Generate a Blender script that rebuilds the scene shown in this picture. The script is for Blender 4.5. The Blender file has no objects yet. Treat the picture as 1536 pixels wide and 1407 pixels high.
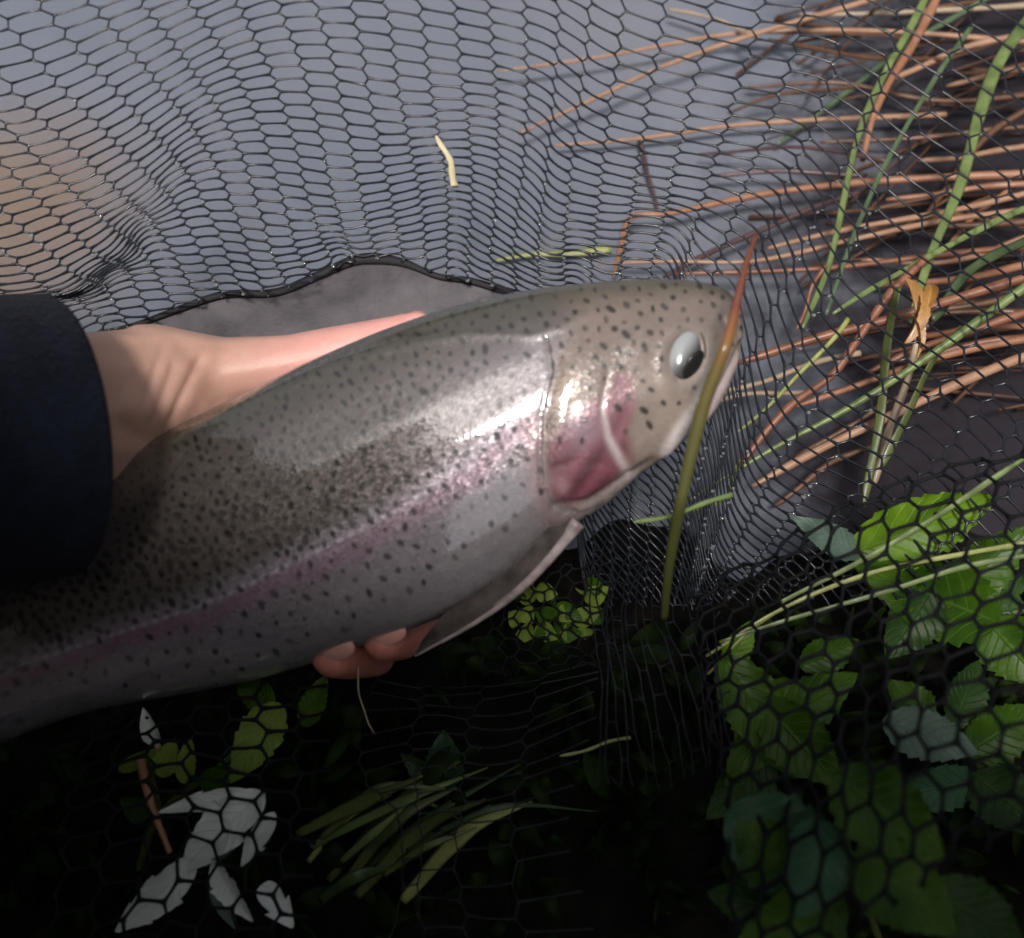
import bpy, bmesh, math, random
import numpy as np
from mathutils import Vector, Matrix

rng = np.random.default_rng(7)
random.seed(7)
SC = bpy.context.scene
COL = SC.collection

# ---------------------------------------------------------------- camera
TILT = math.radians(25.0)                 # from straight down
FPX = 1607.0                              # focal length in photo pixels
CAM = np.array([0.0, 0.0, 0.60])
FW = np.array([0.0, math.sin(TILT), -math.cos(TILT)])
UP = np.array([0.0, math.cos(TILT), math.sin(TILT)])
RT = np.array([1.0, 0.0, 0.0])
cam_d = bpy.data.cameras.new('camera')
cam = bpy.data.objects.new('camera', cam_d)
COL.objects.link(cam)
cam.location = CAM
cam.rotation_euler = (TILT, 0, 0)
cam_d.sensor_fit = 'HORIZONTAL'
cam_d.sensor_width = 36
cam_d.lens = 36 * FPX / 1536
cam_d.clip_start = 0.01
cam_d.clip_end = 500
cam_d.dof.use_dof = True
cam_d.dof.focus_distance = 0.535
cam_d.dof.aperture_fstop = 6.5
SC.camera = cam

# ---------------------------------------------------------------- light
SUN_DIR = Vector((-0.07, -0.34, 0.93)).normalized()     # towards the sun
w = bpy.data.worlds.new('World'); SC.world = w; w.use_nodes = True
nt = w.node_tree
bg = nt.nodes['Background']
sky = nt.nodes.new('ShaderNodeTexSky'); sky.sky_type = 'NISHITA'
sky.sun_disc = False
sky.sun_elevation = math.asin(SUN_DIR.z)
sky.sun_rotation = math.atan2(SUN_DIR.x, SUN_DIR.y)
sky.air_density = 1.2; sky.dust_density = 6.0; sky.ozone_density = 1.0
hs = nt.nodes.new('ShaderNodeHueSaturation'); hs.inputs['Saturation'].default_value = 0.42
nt.links.new(sky.outputs[0], hs.inputs['Color'])
nt.links.new(hs.outputs[0], bg.inputs['Color'])
bg.inputs['Strength'].default_value = 0.08
sl = bpy.data.lights.new('sun', 'SUN'); sl.energy = 4.2; sl.angle = math.radians(11)
sl.color = (1.0, 0.925, 0.89)
so = bpy.data.objects.new('sun', sl); COL.objects.link(so)
so.rotation_euler = SUN_DIR.to_track_quat('Z', 'Y').to_euler()
so.location = (0, -1, 5)
SC.view_settings.view_transform = 'Standard'
SC.view_settings.look = 'None'
SC.view_settings.exposure = -0.40
SC.view_settings.gamma = 1.0
SC.cycles.use_denoising = True
SC.cycles.max_bounces = 5
SC.cycles.diffuse_bounces = 3
SC.cycles.transmission_bounces = 4
SC.cycles.use_adaptive_sampling = True
SC.cycles.adaptive_threshold = 0.02
SC.cycles.caustics_refractive = False
SC.cycles.caustics_reflective = False

# ---------------------------------------------------------------- helpers
def P(px, py, d):
    """photo pixel + depth along the camera axis -> world point (numpy broadcast)"""
    px = np.asarray(px, float); py = np.asarray(py, float); d = np.asarray(d, float)
    a = ((px - 768.0) / FPX)[..., None]; b = ((703.5 - py) / FPX)[..., None]
    return CAM + d[..., None] * (FW + a * RT + b * UP)

def dwater(px, py, z=0.0):
    return (CAM[2] - z) / (-FW[2] + (np.asarray(py, float) - 703.5) / FPX * UP[2])

def new_mesh(name, verts, faces, smooth=True):
    me = bpy.data.meshes.new(name)
    me.from_pydata([tuple(v) for v in verts], [], [tuple(f) for f in faces])
    if smooth:
        me.polygons.foreach_set('use_smooth', [True] * len(me.polygons))
    me.update()
    return me

def fast_mesh(name, V, Q, smooth=True):
    """V (n,3) float, Q (m,4) int quads"""
    me = bpy.data.meshes.new(name)
    V = np.asarray(V, np.float32); Q = np.asarray(Q, np.int32)
    me.vertices.add(len(V)); me.vertices.foreach_set('co', V.ravel())
    me.loops.add(Q.size); me.loops.foreach_set('vertex_index', Q.ravel())
    me.polygons.add(len(Q))
    me.polygons.foreach_set('loop_start', np.arange(0, Q.size, Q.shape[1], dtype=np.int32))
    me.update(calc_edges=True)
    me.validate()
    if smooth:
        me.polygons.foreach_set('use_smooth', [True] * len(me.polygons))
    return me

def link(name, me, mat=None, parent=None, label=None, cat=None, group=None, kind=None):
    o = bpy.data.objects.new(name, me)
    COL.objects.link(o)
    if mat is not None and me is not None:
        me.materials.append(mat)
    if parent is not None:
        o.parent = parent
        o.matrix_parent_inverse = parent.matrix_world.inverted()
    if label: o['label'] = label
    if cat: o['category'] = cat
    if group: o['group'] = group
    if kind: o['kind'] = kind
    return o

def empty(name, loc, label=None, cat=None, group=None):
    o = bpy.data.objects.new(name, None); COL.objects.link(o)
    o.empty_display_size = 0.02
    o.location = loc
    o.matrix_world = Matrix.Translation(Vector(loc))
    if label: o['label'] = label
    if cat: o['category'] = cat
    if group: o['group'] = group
    return o

def hermite(xk, yk, x):
    """monotone-ish cubic through knots, linear extrapolation; yk (n,...)"""
    xk = np.asarray(xk, float); yk = np.asarray(yk, float); x = np.asarray(x, float)
    sh = (slice(None),) + (None,) * (yk.ndim - 1)
    dx = np.diff(xk); s = np.diff(yk, axis=0) / dx[sh]
    m = np.empty_like(yk); m[0] = s[0]; m[-1] = s[-1]
    if len(xk) > 2:
        w0 = dx[1:][sh]; w1 = dx[:-1][sh]
        m[1:-1] = (s[:-1] * w0 + s[1:] * w1) / (w0 + w1)
    i = np.clip(np.searchsorted(xk, x, side='right') - 1, 0, len(xk) - 2)
    h = dx[i]; t = (x - xk[i]) / h
    ex = (None,) * (yk.ndim - 1); tt = t[(...,) + ex]; hh = h[(...,) + ex]
    tc = np.clip(tt, 0, 1)
    r = ((2*tc**3 - 3*tc**2 + 1) * yk[i] + (tc**3 - 2*tc**2 + tc) * hh * m[i]
         + (-2*tc**3 + 3*tc**2) * yk[i+1] + (tc**3 - tc**2) * hh * m[i+1])
    r = r + np.where(tt < 0, tt * hh * m[0], 0) + np.where(tt > 1, (tt - 1) * hh * m[-1], 0)
    return r

def smooth_poly(pts, n):
    pts = np.asarray(pts, float)
    if len(pts) == 2:
        t = np.linspace(0, 1, n)[:, None]
        return pts[0] * (1 - t) + pts[1] * t
    k = np.concatenate([[0], np.cumsum(np.linalg.norm(np.diff(pts, axis=0), axis=1) + 1e-9)])
    return hermite(k, pts, np.linspace(0, k[-1], n))

def sstep(a, b, x):
    t = np.clip((x - a) / (b - a), 0, 1)
    return t * t * (3 - 2 * t)

def poly_dist(X, Y, pts):
    """distance from points to a polyline and signed side (+ = right of travel in image coords)"""
    best = np.full(X.shape, 1e9); side = np.zeros(X.shape); tpar = np.zeros(X.shape)
    pts = np.asarray(pts, float)
    n = len(pts) - 1
    for i in range(n):
        a, b = pts[i], pts[i+1]; ab = b - a
        L = ab @ ab
        t = np.clip(((X - a[0]) * ab[0] + (Y - a[1]) * ab[1]) / L, 0, 1)
        dx = X - a[0] - t * ab[0]; dy = Y - a[1] - t * ab[1]
        d = np.hypot(dx, dy)
        s = np.sign(ab[0] * (Y - a[1]) - ab[1] * (X - a[0]))
        m = d < best
        best = np.where(m, d, best); side = np.where(m, s, side); tpar = np.where(m, (i + t) / n, tpar)
    return best, side, tpar

def in_poly(X, Y, pts):
    ins = np.zeros(X.shape, bool); n = len(pts); j = n - 1
    for i in range(n):
        xi, yi = pts[i]; xj, yj = pts[j]
        c = ((yi > Y) != (yj > Y)) & (X < (xj - xi) * (Y - yi) / ((yj - yi) if yj != yi else 1e-9) + xi)
        ins ^= c; j = i
    return ins

def frame_tube(C, R, sides=8, flat=1.0, nrm=None, caps=True, twist=0.0):
    """tube round the polyline C (n,3) with radii R (n,); flat<1 squashes it along nrm"""
    C = np.asarray(C, float); R = np.asarray(R, float); n = len(C)
    T = np.gradient(C, axis=0); T /= np.linalg.norm(T, axis=1)[:, None] + 1e-12
    nrm = np.array(nrm if nrm is not None else -FW, float)
    A = np.cross(T, nrm); A /= np.linalg.norm(A, axis=1)[:, None] + 1e-9
    B = np.cross(A, T)
    if twist:
        th = np.linspace(0, twist, n)[:, None]
        A, B = A * np.cos(th) + B * np.sin(th), -A * np.sin(th) + B * np.cos(th)
    ang = np.arange(sides) * 2 * math.pi / sides
    V = (C[:, None, :] + R[:, None, None] * (np.cos(ang)[None, :, None] * A[:, None, :]
         + flat * np.sin(ang)[None, :, None] * B[:, None, :])).reshape(-1, 3)
    i = np.arange(n - 1)[:, None] * sides; j = np.arange(sides)[None, :]; j2 = (j + 1) % sides
    Q = np.stack([i + j, i + j2, i + sides + j2, i + sides + j], -1).reshape(-1, 4)
    V = list(map(tuple, V)); F = list(map(tuple, Q))
    if caps:
        V += [tuple(C[0]), tuple(C[-1])]
        a, b = len(V) - 2, len(V) - 1
        for k in range(sides):
            F.append((a, (k + 1) % sides, k)); F.append((b, (n-1)*sides + k, (n-1)*sides + (k+1) % sides))
    return V, F

# ---------------------------------------------------------------- materials
def mat(name, color=(.5, .5, .5), rough=.5, **kw):
    m = bpy.data.materials.new(name); m.use_nodes = True
    b = m.node_tree.nodes['Principled BSDF']
    b.inputs['Base Color'].default_value = (*color, 1)
    b.inputs['Roughness'].default_value = rough
    for k, v in kw.items():
        b.inputs[k].default_value = v
    return m

def N(m, t, **kw):
    n = m.node_tree.nodes.new(t)
    for k, v in kw.items():
        if k in n.inputs: n.inputs[k].default_value = v
        else: setattr(n, k, v)
    return n

def L(m, a, b): m.node_tree.links.new(a, b)
def BS(m): return m.node_tree.nodes['Principled BSDF']

def noise_mix(m, c1, c2, scale=20, detail=4, lo=.35, hi=.65, coord='Object', stretch=None, bump=0, bscale=None, bdist=.001):
    tc = N(m, 'ShaderNodeTexCoord')
    src = tc.outputs[coord]
    if stretch:
        mp = N(m, 'ShaderNodeMapping'); mp.inputs['Scale'].default_value = stretch
        L(m, src, mp.inputs[0]); src = mp.outputs[0]
    nz = N(m, 'ShaderNodeTexNoise', Scale=scale, Detail=detail, Roughness=.6)
    L(m, src, nz.inputs['Vector'])
    r = N(m, 'ShaderNodeValToRGB')
    r.color_ramp.elements[0].position = lo; r.color_ramp.elements[1].position = hi
    r.color_ramp.elements[0].color = (*c1, 1); r.color_ramp.elements[1].color = (*c2, 1)
    L(m, nz.outputs['Fac'], r.inputs[0]); L(m, r.outputs[0], BS(m).inputs['Base Color'])
    if bump:
        nb = N(m, 'ShaderNodeTexNoise', Scale=bscale or scale * 4, Detail=3)
        L(m, src, nb.inputs['Vector'])
        bp = N(m, 'ShaderNodeBump', Strength=bump, Distance=bdist)
        L(m, nb.outputs['Fac'], bp.inputs['Height']); L(m, bp.outputs[0], BS(m).inputs['Normal'])
    return r

# ================================================================ SETTING
# water: turbid grey, silty brown patch where the shallows are
M_WATER = mat('water', (.17, .18, .20), .06, IOR=1.33)
noise_mix(M_WATER, (.195, .226, .282), (.232, .245, .285), scale=2.2, detail=3, coord='Object')
def water_material():
    m = M_WATER; nt = m.node_tree
    base = BS(m).inputs['Base Color'].links[0].from_socket
    tc = N(m, 'ShaderNodeTexCoord')
    vm = N(m, 'ShaderNodeVectorMath', operation='DISTANCE')
    c = P(-40, 330, dwater(-40, 330))
    vm.inputs[1].default_value = tuple(c)
    L(m, tc.outputs['Object'], vm.inputs[0])
    nz = N(m, 'ShaderNodeTexNoise', Scale=9, Detail=3); L(m, tc.outputs['Object'], nz.inputs['Vector'])
    ad = N(m, 'ShaderNodeMath', operation='MULTIPLY_ADD'); ad.inputs[1].default_value = .12
    L(m, nz.outputs['Fac'], ad.inputs[0]); L(m, vm.outputs['Value'], ad.inputs[2])
    mr = N(m, 'ShaderNodeMapRange'); mr.inputs['From Min'].default_value = .09; mr.inputs['From Max'].default_value = .21
    mr.inputs['To Min'].default_value = 1; mr.inputs['To Max'].default_value = 0; mr.interpolation_type = 'SMOOTHSTEP'
    L(m, ad.outputs[0], mr.inputs['Value'])
    mx = N(m, 'ShaderNodeMix', data_type='RGBA')
    L(m, mr.outputs[0], mx.inputs['Factor']); L(m, base, mx.inputs['A']); mx.inputs['B'].default_value = (.26, .205, .17, 1)
    # dark reflections around the reeds, painted into the water colour
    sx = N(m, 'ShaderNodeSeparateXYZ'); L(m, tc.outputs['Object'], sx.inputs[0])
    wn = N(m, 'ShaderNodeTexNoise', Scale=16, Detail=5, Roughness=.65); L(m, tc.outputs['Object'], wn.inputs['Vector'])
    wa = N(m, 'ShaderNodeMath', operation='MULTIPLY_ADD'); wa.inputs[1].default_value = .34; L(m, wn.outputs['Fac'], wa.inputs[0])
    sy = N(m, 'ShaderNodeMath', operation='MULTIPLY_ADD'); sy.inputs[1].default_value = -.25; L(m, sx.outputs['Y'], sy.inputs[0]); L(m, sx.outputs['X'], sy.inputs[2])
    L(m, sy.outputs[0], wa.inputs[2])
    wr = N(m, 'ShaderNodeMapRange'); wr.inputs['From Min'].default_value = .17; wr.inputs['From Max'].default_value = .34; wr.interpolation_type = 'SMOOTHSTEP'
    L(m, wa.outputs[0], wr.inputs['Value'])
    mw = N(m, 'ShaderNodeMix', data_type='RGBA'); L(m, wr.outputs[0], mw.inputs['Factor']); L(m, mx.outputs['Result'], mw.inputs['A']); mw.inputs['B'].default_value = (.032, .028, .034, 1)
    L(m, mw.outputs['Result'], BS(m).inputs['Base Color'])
    n2 = N(m, 'ShaderNodeTexNoise', Scale=14, Detail=2); L(m, tc.outputs['Object'], n2.inputs['Vector'])
    bp = N(m, 'ShaderNodeBump', Strength=.12, Distance=.01); L(m, n2.outputs['Fac'], bp.inputs['Height'])
    L(m, bp.outputs[0], BS(m).inputs['Normal'])
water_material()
W = 60
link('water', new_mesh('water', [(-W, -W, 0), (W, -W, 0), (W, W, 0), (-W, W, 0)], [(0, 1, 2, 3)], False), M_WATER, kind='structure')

# bank: dark peaty ground rising from the water towards the photographer
def bank_edge_y(x):
    return .235 + .10 * x + .02 * np.sin(9 * x + 1) + .014 * np.sin(31 * x) + .008 * np.sin(67 * x + 2) + .005 * np.sin(131 * x)
M_SOIL = mat('peat', (.02, .017, .012), .9, **{'Specular IOR Level': .15})
noise_mix(M_SOIL, (.003, .003, .0025), (.012, .011, .008), scale=40, bump=.8, bscale=120, bdist=.006)
xs = np.concatenate([np.linspace(-40, -1.2, 14), np.linspace(-1.1, 1.1, 331), np.linspace(1.2, 40, 14)])
ts = np.concatenate([np.linspace(-.06, .5, 60), np.linspace(.6, 3, 20), np.linspace(4, 40, 12)])
GX, GT = np.meshgrid(xs, ts, indexing='ij')
GY = bank_edge_y(np.clip(GX, -1.5, 1.5)) - GT
GZ = -.02 + .055 * sstep(-.03, .12, GT) + .02 * sstep(.15, .7, GT) + .006 * np.sin(37 * GX + 11 * GY) * np.sin(29 * GY - 7 * GX) * sstep(0, .1, GT)
GZ = GZ + .75 * sstep(.38, .95, -GX) * sstep(.02, .30, GT) + .9 * sstep(.75, 2.2, GT) + .7 * sstep(.55, 1.15, GX) * sstep(.05, .35, GT)  # steep sides and rear, out of view, added to block sky light
n1, n2 = GX.shape
I = np.arange(n1 * n2).reshape(n1, n2)
Q = np.stack([I[:-1, :-1], I[:-1, 1:], I[1:, 1:], I[1:, :-1]], -1).reshape(-1, 4)[:, ::-1]
link('bank', fast_mesh('bank', np.stack([GX, GY, GZ], -1).reshape(-1, 3), Q), M_SOIL, kind='structure')

# ================================================================ TROUT
ST = [  # dorsal x,y  ventral x,y  half thickness m  depth
    (-560, 1105, -520, 1205, .010, .505), (-400, 1000, -320, 1185, .016, .500), (-200, 872, -90, 1148, .024, .492),
    (0, 765, 140, 1066, .029, .482), (110, 708, 290, 1038, .031, .477), (230, 655, 420, 1010, .0325, .473),
    (350, 598, 530, 972, .034, .469), (470, 540, 630, 938, .035, .465), (580, 494, 710, 902, .0345, .461),
    (690, 458, 785, 850, .0335, .458), (790, 437, 845, 797, .032, .455), (880, 426, 905, 760, .030, .453),
    (960, 421, 965, 707, .0265, .452), (1020, 421, 1025, 664, .022, .451), (1065, 428, 1070, 618, .0165, .451),
    (1095, 442, 1098, 566, .0105, .451), (1108, 465, 1110, 530, .0065, .451), (1114, 492, 1114, 505, .002, .451)]
ST = np.array(ST, float)
mid = (ST[:, :2] + ST[:, 2:4]) / 2
kk = np.concatenate([[0], np.cumsum(np.linalg.norm(np.diff(mid, axis=0), axis=1))])
NU = 560
us = np.concatenate([np.linspace(0, kk[3], 60, endpoint=False), np.linspace(kk[3], kk[-1], NU - 60)])
S = hermite(kk, ST, us)
NF, NB = 200, 60
ph = np.concatenate([np.linspace(0, math.pi, NF, endpoint=False), np.linspace(math.pi, 2 * math.pi, NB, endpoint=False)])
c = (1 - np.cos(ph)) / 2
PX = S[:, 0:1] + (S[:, 2:3] - S[:, 0:1]) * c[None, :]
PY = S[:, 1:2] + (S[:, 3:4] - S[:, 1:2]) * c[None, :]
off = np.sign(np.sin(ph)) * np.abs(np.sin(ph)) ** .92
DD = S[:, 5:6] - S[:, 4:5] * off[None, :]
FR = np.repeat(c[None, :], NU, 0)
front = np.repeat((ph < math.pi)[None, :], NU, 0)
# project at midplane depth so the outline keeps its place
V = P(PX, PY, S[:, 5:6] + 0 * PX)
V = V + (DD - S[:, 5:6])[..., None] * FW
def grid_normals(V):
    du = np.gradient(V, axis=0); dv = (np.roll(V, -1, 1) - np.roll(V, 1, 1)) / 2
    n = np.cross(du, dv); n /= np.linalg.norm(n, axis=-1, keepdims=True) + 1e-15
    return n
Nn = grid_normals(V)
if (Nn[NU // 2, NF // 2] @ FW) > 0: Nn = -Nn; FLIP = True
else: FLIP = False
# where each point of the skin really projects, so the markings sit where the photo has them
r_ = V - CAM; dz_ = r_ @ FW
PX = 768 + FPX * (r_ @ RT) / dz_; PY = 703.5 - FPX * (r_ @ UP) / dz_
# --- relief of the head
OPER = [(812, 480), (824, 515), (829, 560), (814, 620), (812, 680), (815, 730), (832, 760), (872, 768), (905, 758)]
d1, s1, t1 = poly_dist(PX, PY, OPER)
headside = s1 < 0
inside_op = np.where(headside, 1, 0)
rel = .0012 * np.where(headside, np.exp(-d1 / 90.0) * sstep(0, 34, d1), 0)
rel += -.0004 * np.where(~headside, np.exp(-(d1 / 7.0) ** 2), 0)
rel *= sstep(0.0, .12, t1) * np.where(headside | (d1 < 40), 1, 0)
PRE = [(912, 560), (903, 612), (912, 655), (930, 690), (946, 714)]
d2, s2, t2 = poly_dist(PX, PY, PRE)
rel += .0002 * np.where(s2 < 0, np.exp(-d2 / 30.) * sstep(0, 4, d2), 0) * sstep(0, .15, t2) * (1 - sstep(.9, 1., t2) * .3)
rel -= .0003 * np.exp(-(d2 / 5) ** 2)
SUB = [(830, 700), (865, 690), (905, 695), (938, 712)]
d3, s3, t3 = poly_dist(PX, PY, SUB); rel -= .0003 * np.exp(-(d3 / 5) ** 2)
BRA = [(832, 758), (880, 752), (935, 716), (975, 690)]
d3b, _, _ = poly_dist(PX, PY, BRA); rel -= .0011 * np.exp(-(d3b / 6) ** 2)
MAX = [(1101, 470), (1096, 515), (1072, 560), (1045, 615), (1015, 655), (1000, 678)]     # upper jaw bone
d4, s4, t4 = poly_dist(PX, PY, MAX)
rel += .0013 * np.exp(-(d4 / 11) ** 2)
d4b, _, _ = poly_dist(PX, PY, [(1113, 515), (1092, 560), (1068, 606), (1034, 655), (1006, 684)])
rel -= .0016 * np.exp(-(d4b / 5) ** 2)
EYE = (1030, 535)
ed = np.hypot((PX - EYE[0]) * .95 + (PY - EYE[1]) * .25, ((PY - EYE[1]) * .95 - (PX - EYE[0]) * .25) / 1.45)
rel += .0005 * np.exp(-((ed - 36) / 9) ** 2) - .0025 * np.where(ed < 30, 1 - ed / 30, 0)
d5, _, _ = poly_dist(PX, PY, [(1085, 478), (1090, 490)]); rel -= .0008 * np.exp(-(d5 / 4) ** 2)     # nostril
# soft folds of cheek and back, dorsal ridge
DRI = [(-200, 905), (100, 735), (300, 640), (400, 592), (500, 547), (600, 517), (700, 500), (800, 502), (900, 470), (1000, 440)]
d6, s6, _ = poly_dist(PX, PY, DRI)
rel += .0010 * np.exp(-(d6 / 10) ** 2) * (1 - sstep(820, 950, PX))
rel += .0004 * np.sin(PX / 23 + PY / 31) * np.sin(PY / 27 - PX / 41) * sstep(830, 900, PX)
rel += .0003 * np.sin(PX / 37 + PY / 19) * np.sin(PY / 43 + PX / 71) 
edge = sstep(0, .03, FR) * sstep(0, .03, 1 - FR)
V = V + Nn * (rel * (.35 + .65 * edge))[..., None]
# --- pigment
xm = PX
fl = np.interp(PX, [-500, 0, 350, 600, 815, 900], [.60, .70, .645, .60, .485, .46])
q = FR - fl
def lerp(a, b, t): return a + (b - a) * t[..., None]
back = np.array([.095, .088, .066]); olive = np.array([.135, .115, .102]); grey = np.array([.275, .25, .265])
silver = np.array([.325, .295, .32]); belly = np.array([.34, .315, .33]); pink = np.array([.33, .185, .255])
colr = np.zeros(PX.shape + (3,)) + back
colr = lerp(colr, olive + 0 * colr, sstep(.06, .2, FR))
headness = sstep(520, 860, PX)
colr = lerp(colr, grey + 0 * colr, sstep(.12, .3, FR) * headness * .9)
colr = lerp(colr, silver + 0 * colr, sstep(-.10, -.01, q))
colr = lerp(colr, belly + 0 * colr, sstep(.1, .33, q))
wob = .02 * np.sin(PX / 31 + 1) + .015 * np.sin(PX / 13)
st = np.exp(-((q - .045 + wob * .6) / .045) ** 2) * (1 - sstep(740, 830, PX)) * (.55 + .45 * sstep(-100, 500, 500 - PX + 0 * PX) )
colr = lerp(colr, pink + 0 * colr, np.clip(st * .95, 0, 1))
# lateral line: pale row of scales, its highlight painted in
ll = np.exp(-((q - .0) / .008) ** 2) * (1 - sstep(780, 812, PX)) * (.6 + .4 * np.sin(PX / 2.6))
colr = lerp(colr, np.array([.62, .55, .62]) + 0 * colr, np.clip(ll * .9, 0, 1))
# head
soft_ = np.interp(PY, [420, 470, 530, 600], [110, 80, 22, 7])
hd = np.where(headside, sstep(-.15 * soft_, soft_, d1), sstep(0, .15 * soft_ + 1e-3, .15 * soft_ - d1) * .15) * sstep(790, 850, PX + 30 * sstep(470, 560, PY))
headc = np.array([.235, .19, .165])
hc = headc + 0 * colr
hc = lerp(hc, np.array([.135, .12, .09]) + 0 * colr, 1 - sstep(.04, .2, FR))
hc = lerp(hc, np.array([.34, .28, .235]) + 0 * colr, sstep(.3, .6, FR) * sstep(900, 1000, PX))
colr = lerp(colr, hc, hd)
GILL = [(818, 700), (822, 660), (850, 625), (880, 605), (908, 588), (925, 555), (948, 560), (955, 600), (945, 650), (952, 700), (935, 712), (890, 752), (850, 764), (826, 748)]
gd, _, _ = poly_dist(PX, PY, GILL + [GILL[0]])
gi = in_poly(PX, PY, GILL)
gm = np.where(gi, sstep(-8, 14, gd), sstep(-8, 14, -gd))
red = np.array([.17, .058, .075]); red2 = np.array([.27, .135, .155])
rc = lerp(red2 + 0 * colr, red + 0 * colr, sstep(620, 720, PY + .12 * (PX - 880) + 14 * np.sin(PX / 11 + PY / 17)))
rc = rc * (1 + .30 * np.sin((PX * .55 + PY * .83) / 7.5 + 1.5 * np.sin(PX / 23)) * sstep(640, 700, PY) + .12 * np.sin(PX / 5.3 + PY / 9.1))[..., None]
rc = lerp(rc, np.array([.33, .26, .30]) + 0 * colr, .75 * np.exp(-(((PX - 872) / 30) ** 2 + ((PY - 640) / 26) ** 2)))
rc = lerp(rc, np.array([.40, .24, .26]) + 0 * colr, .8 * np.exp(-(((PX - 842) / 12) ** 2 + ((PY - 728) / 14) ** 2)))
colr = lerp(colr, rc, gm)
# white bony edge of the cheek plate, jaw bone, throat
wl = np.exp(-((d2 - 1) / np.interp(t2, [0, .3, .6, 1], [2.0, 3.5, 6, 8])) ** 2) * sstep(.05, .25, t2)
colr = lerp(colr, np.array([.56, .49, .47]) + 0 * colr, np.clip(wl, 0, 1) * .85)
wm = np.exp(-(d4 / 13) ** 4)
colr = lerp(colr, np.array([.72, .66, .64]) + 0 * colr, np.clip(wm * .9 * sstep(.2, .5, t4), 0, 1))
lowj = (PX > 985) * sstep(-3, 4, (PX - 1100) * .80 + (PY - 545) * .55) 
colr = lerp(colr, np.array([.62, .52, .51]) + 0 * colr, np.clip(lowj * hd, 0, 1) * .85)
th = np.exp(-(poly_dist(PX, PY, [(850, 785), (905, 757), (950, 718)])[0] / 13) ** 2)
colr = lerp(colr, np.array([.52, .44, .42]) + 0 * colr, np.clip(th, 0, 1) * .85)
pk = np.exp(-(poly_dist(PX, PY, [(800, 640), (803, 720), (822, 775), (840, 790)])[0] / 16) ** 2)
colr = lerp(colr, np.array([.42, .27, .27]) + 0 * colr, np.clip(pk, 0, 1) * .6 * (1 - gm))
tan = np.exp(-(((PX - 845) / 26) ** 2 + ((PY - 585) / 30) ** 2))
colr = lerp(colr, np.array([.30, .215, .125]) + 0 * colr, tan * .6 * hd)
ring = np.exp(-((ed - 33) / 6) ** 2)
colr = lerp(colr, np.array([.24, .215, .19]) + 0 * colr, ring * .5)
d1g = np.exp(-(d1 / 3.2) ** 2) * sstep(.02, .1, t1) * (1 - sstep(.25, .5, t1) * .7) * (t1 < .85)
colr = lerp(colr, np.array([.14, .10, .075]) + 0 * colr, np.clip(d1g * .75, 0, 1))
colr = lerp(colr, np.array([.08, .075, .055]) + 0 * colr, np.exp(-(d6 / 4) ** 2) * .65 * (1 - sstep(800, 860, PX)))
# mottling and scale-row speckle
mott = np.sin(PX / 9.1 + np.sin(PY / 13) * 2) * np.sin(PY / 8.3 + np.sin(PX / 17) * 2)
colr *= (1 + .05 * mott)[..., None]
# --- spots
spots = []
tries = 0
axis_n = np.array([.45, .89])
def flat(x): return np.interp(x, [-500, 0, 350, 600, 815, 900], [.60, .70, .645, .60, .485, .46])
cell = {}
SPOT_ST = hermite(kk, ST, kk[0] + (kk[-1] - kk[0]) * rng.uniform(0, 1, 40000))
while len(spots) < 1500 and tries < 40000:
    s = SPOT_ST[tries]
    tries += 1
    f = rng.uniform(.02, .97)
    x = s[0] + (s[2] - s[0]) * f; y = s[1] + (s[3] - s[1]) * f
    qq = f - flat(x)
    onhead = x > 822 and qq < .1
    if in_poly(np.array([x]), np.array([y]), [(812, 690), (845, 622), (905, 585), (925, 550), (960, 560), (962, 640), (958, 705), (890, 760), (840, 772), (815, 745)])[0] and rng.uniform() > .06: continue
    if onhead:
        prob = np.interp(f, [0, .15, .35, .5, .56], [1, .8, .5, .22, 0]); gap = 17
        if x > 1000 and f > .3: prob = 0
    else:
        prob = np.interp(qq, [-.6, -.25, -.1, 0, .05, .12, .3, .34], [.75, 1, 1, .45, .25, .32, .08, 0])
        if qq > 0.02: prob *= np.interp(x, [0, 200, 420, 600, 700], [.05, .1, .5, 1, 1])
        gap = np.interp(x, [0, 500, 800], [13, 14, 18])
        if qq > 0: gap = 22
    if rng.uniform() > prob: continue
    key = (int(x // 24), int(y // 24)); ok = True
    for a in (-1, 0, 1):
        for b in (-1, 0, 1):
            for (x2, y2) in cell.get((key[0] + a, key[1] + b), ()):
                if (x - x2) ** 2 + (y - y2) ** 2 < gap * gap: ok = False
    if not ok: continue
    cell.setdefault(key, []).append((x, y))
    r = rng.uniform(2.8, 5.0) if not onhead else rng.uniform(2.6, 5.2)
    if -.35 < qq < -.02 and x < 640: r *= 1.2
    if qq < -.35: r *= .85
    spots.append((x, y, r, rng.uniform(1.0, 2.0), rng.uniform(.3, 1.6), rng.uniform(.55, .95)))
dark = np.zeros(PX.shape)
cu = us
for (x, y, r, asp, an, stg) in spots:
    i0 = np.searchsorted(S[:, 2], x - 60); i1 = np.searchsorted(S[:, 0], x + 60)
    i0 = max(0, i0); i1 = min(NU, max(i1, i0 + 1))
    sub = (slice(i0, i1), slice(None))
    dx = PX[sub] - x; dy = PY[sub] - y
    ca, sa = math.cos(an), math.sin(an)
    e = np.sqrt(((dx * ca + dy * sa) / asp) ** 2 + (-dx * sa + dy * ca) ** 2) / r
    dark[sub] = np.maximum(dark[sub], stg * (1 - sstep(.65, 1.25, e)))
colr = lerp(colr, np.array([.022, .02, .018]) + 0 * colr, dark * (1 - .6 * (ed < 34)))
metal = np.clip(.65 * sstep(-.30, .02, q) + .15, 0, .8) * (1 - hd * .75) * (1 - dark * .8)
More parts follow.
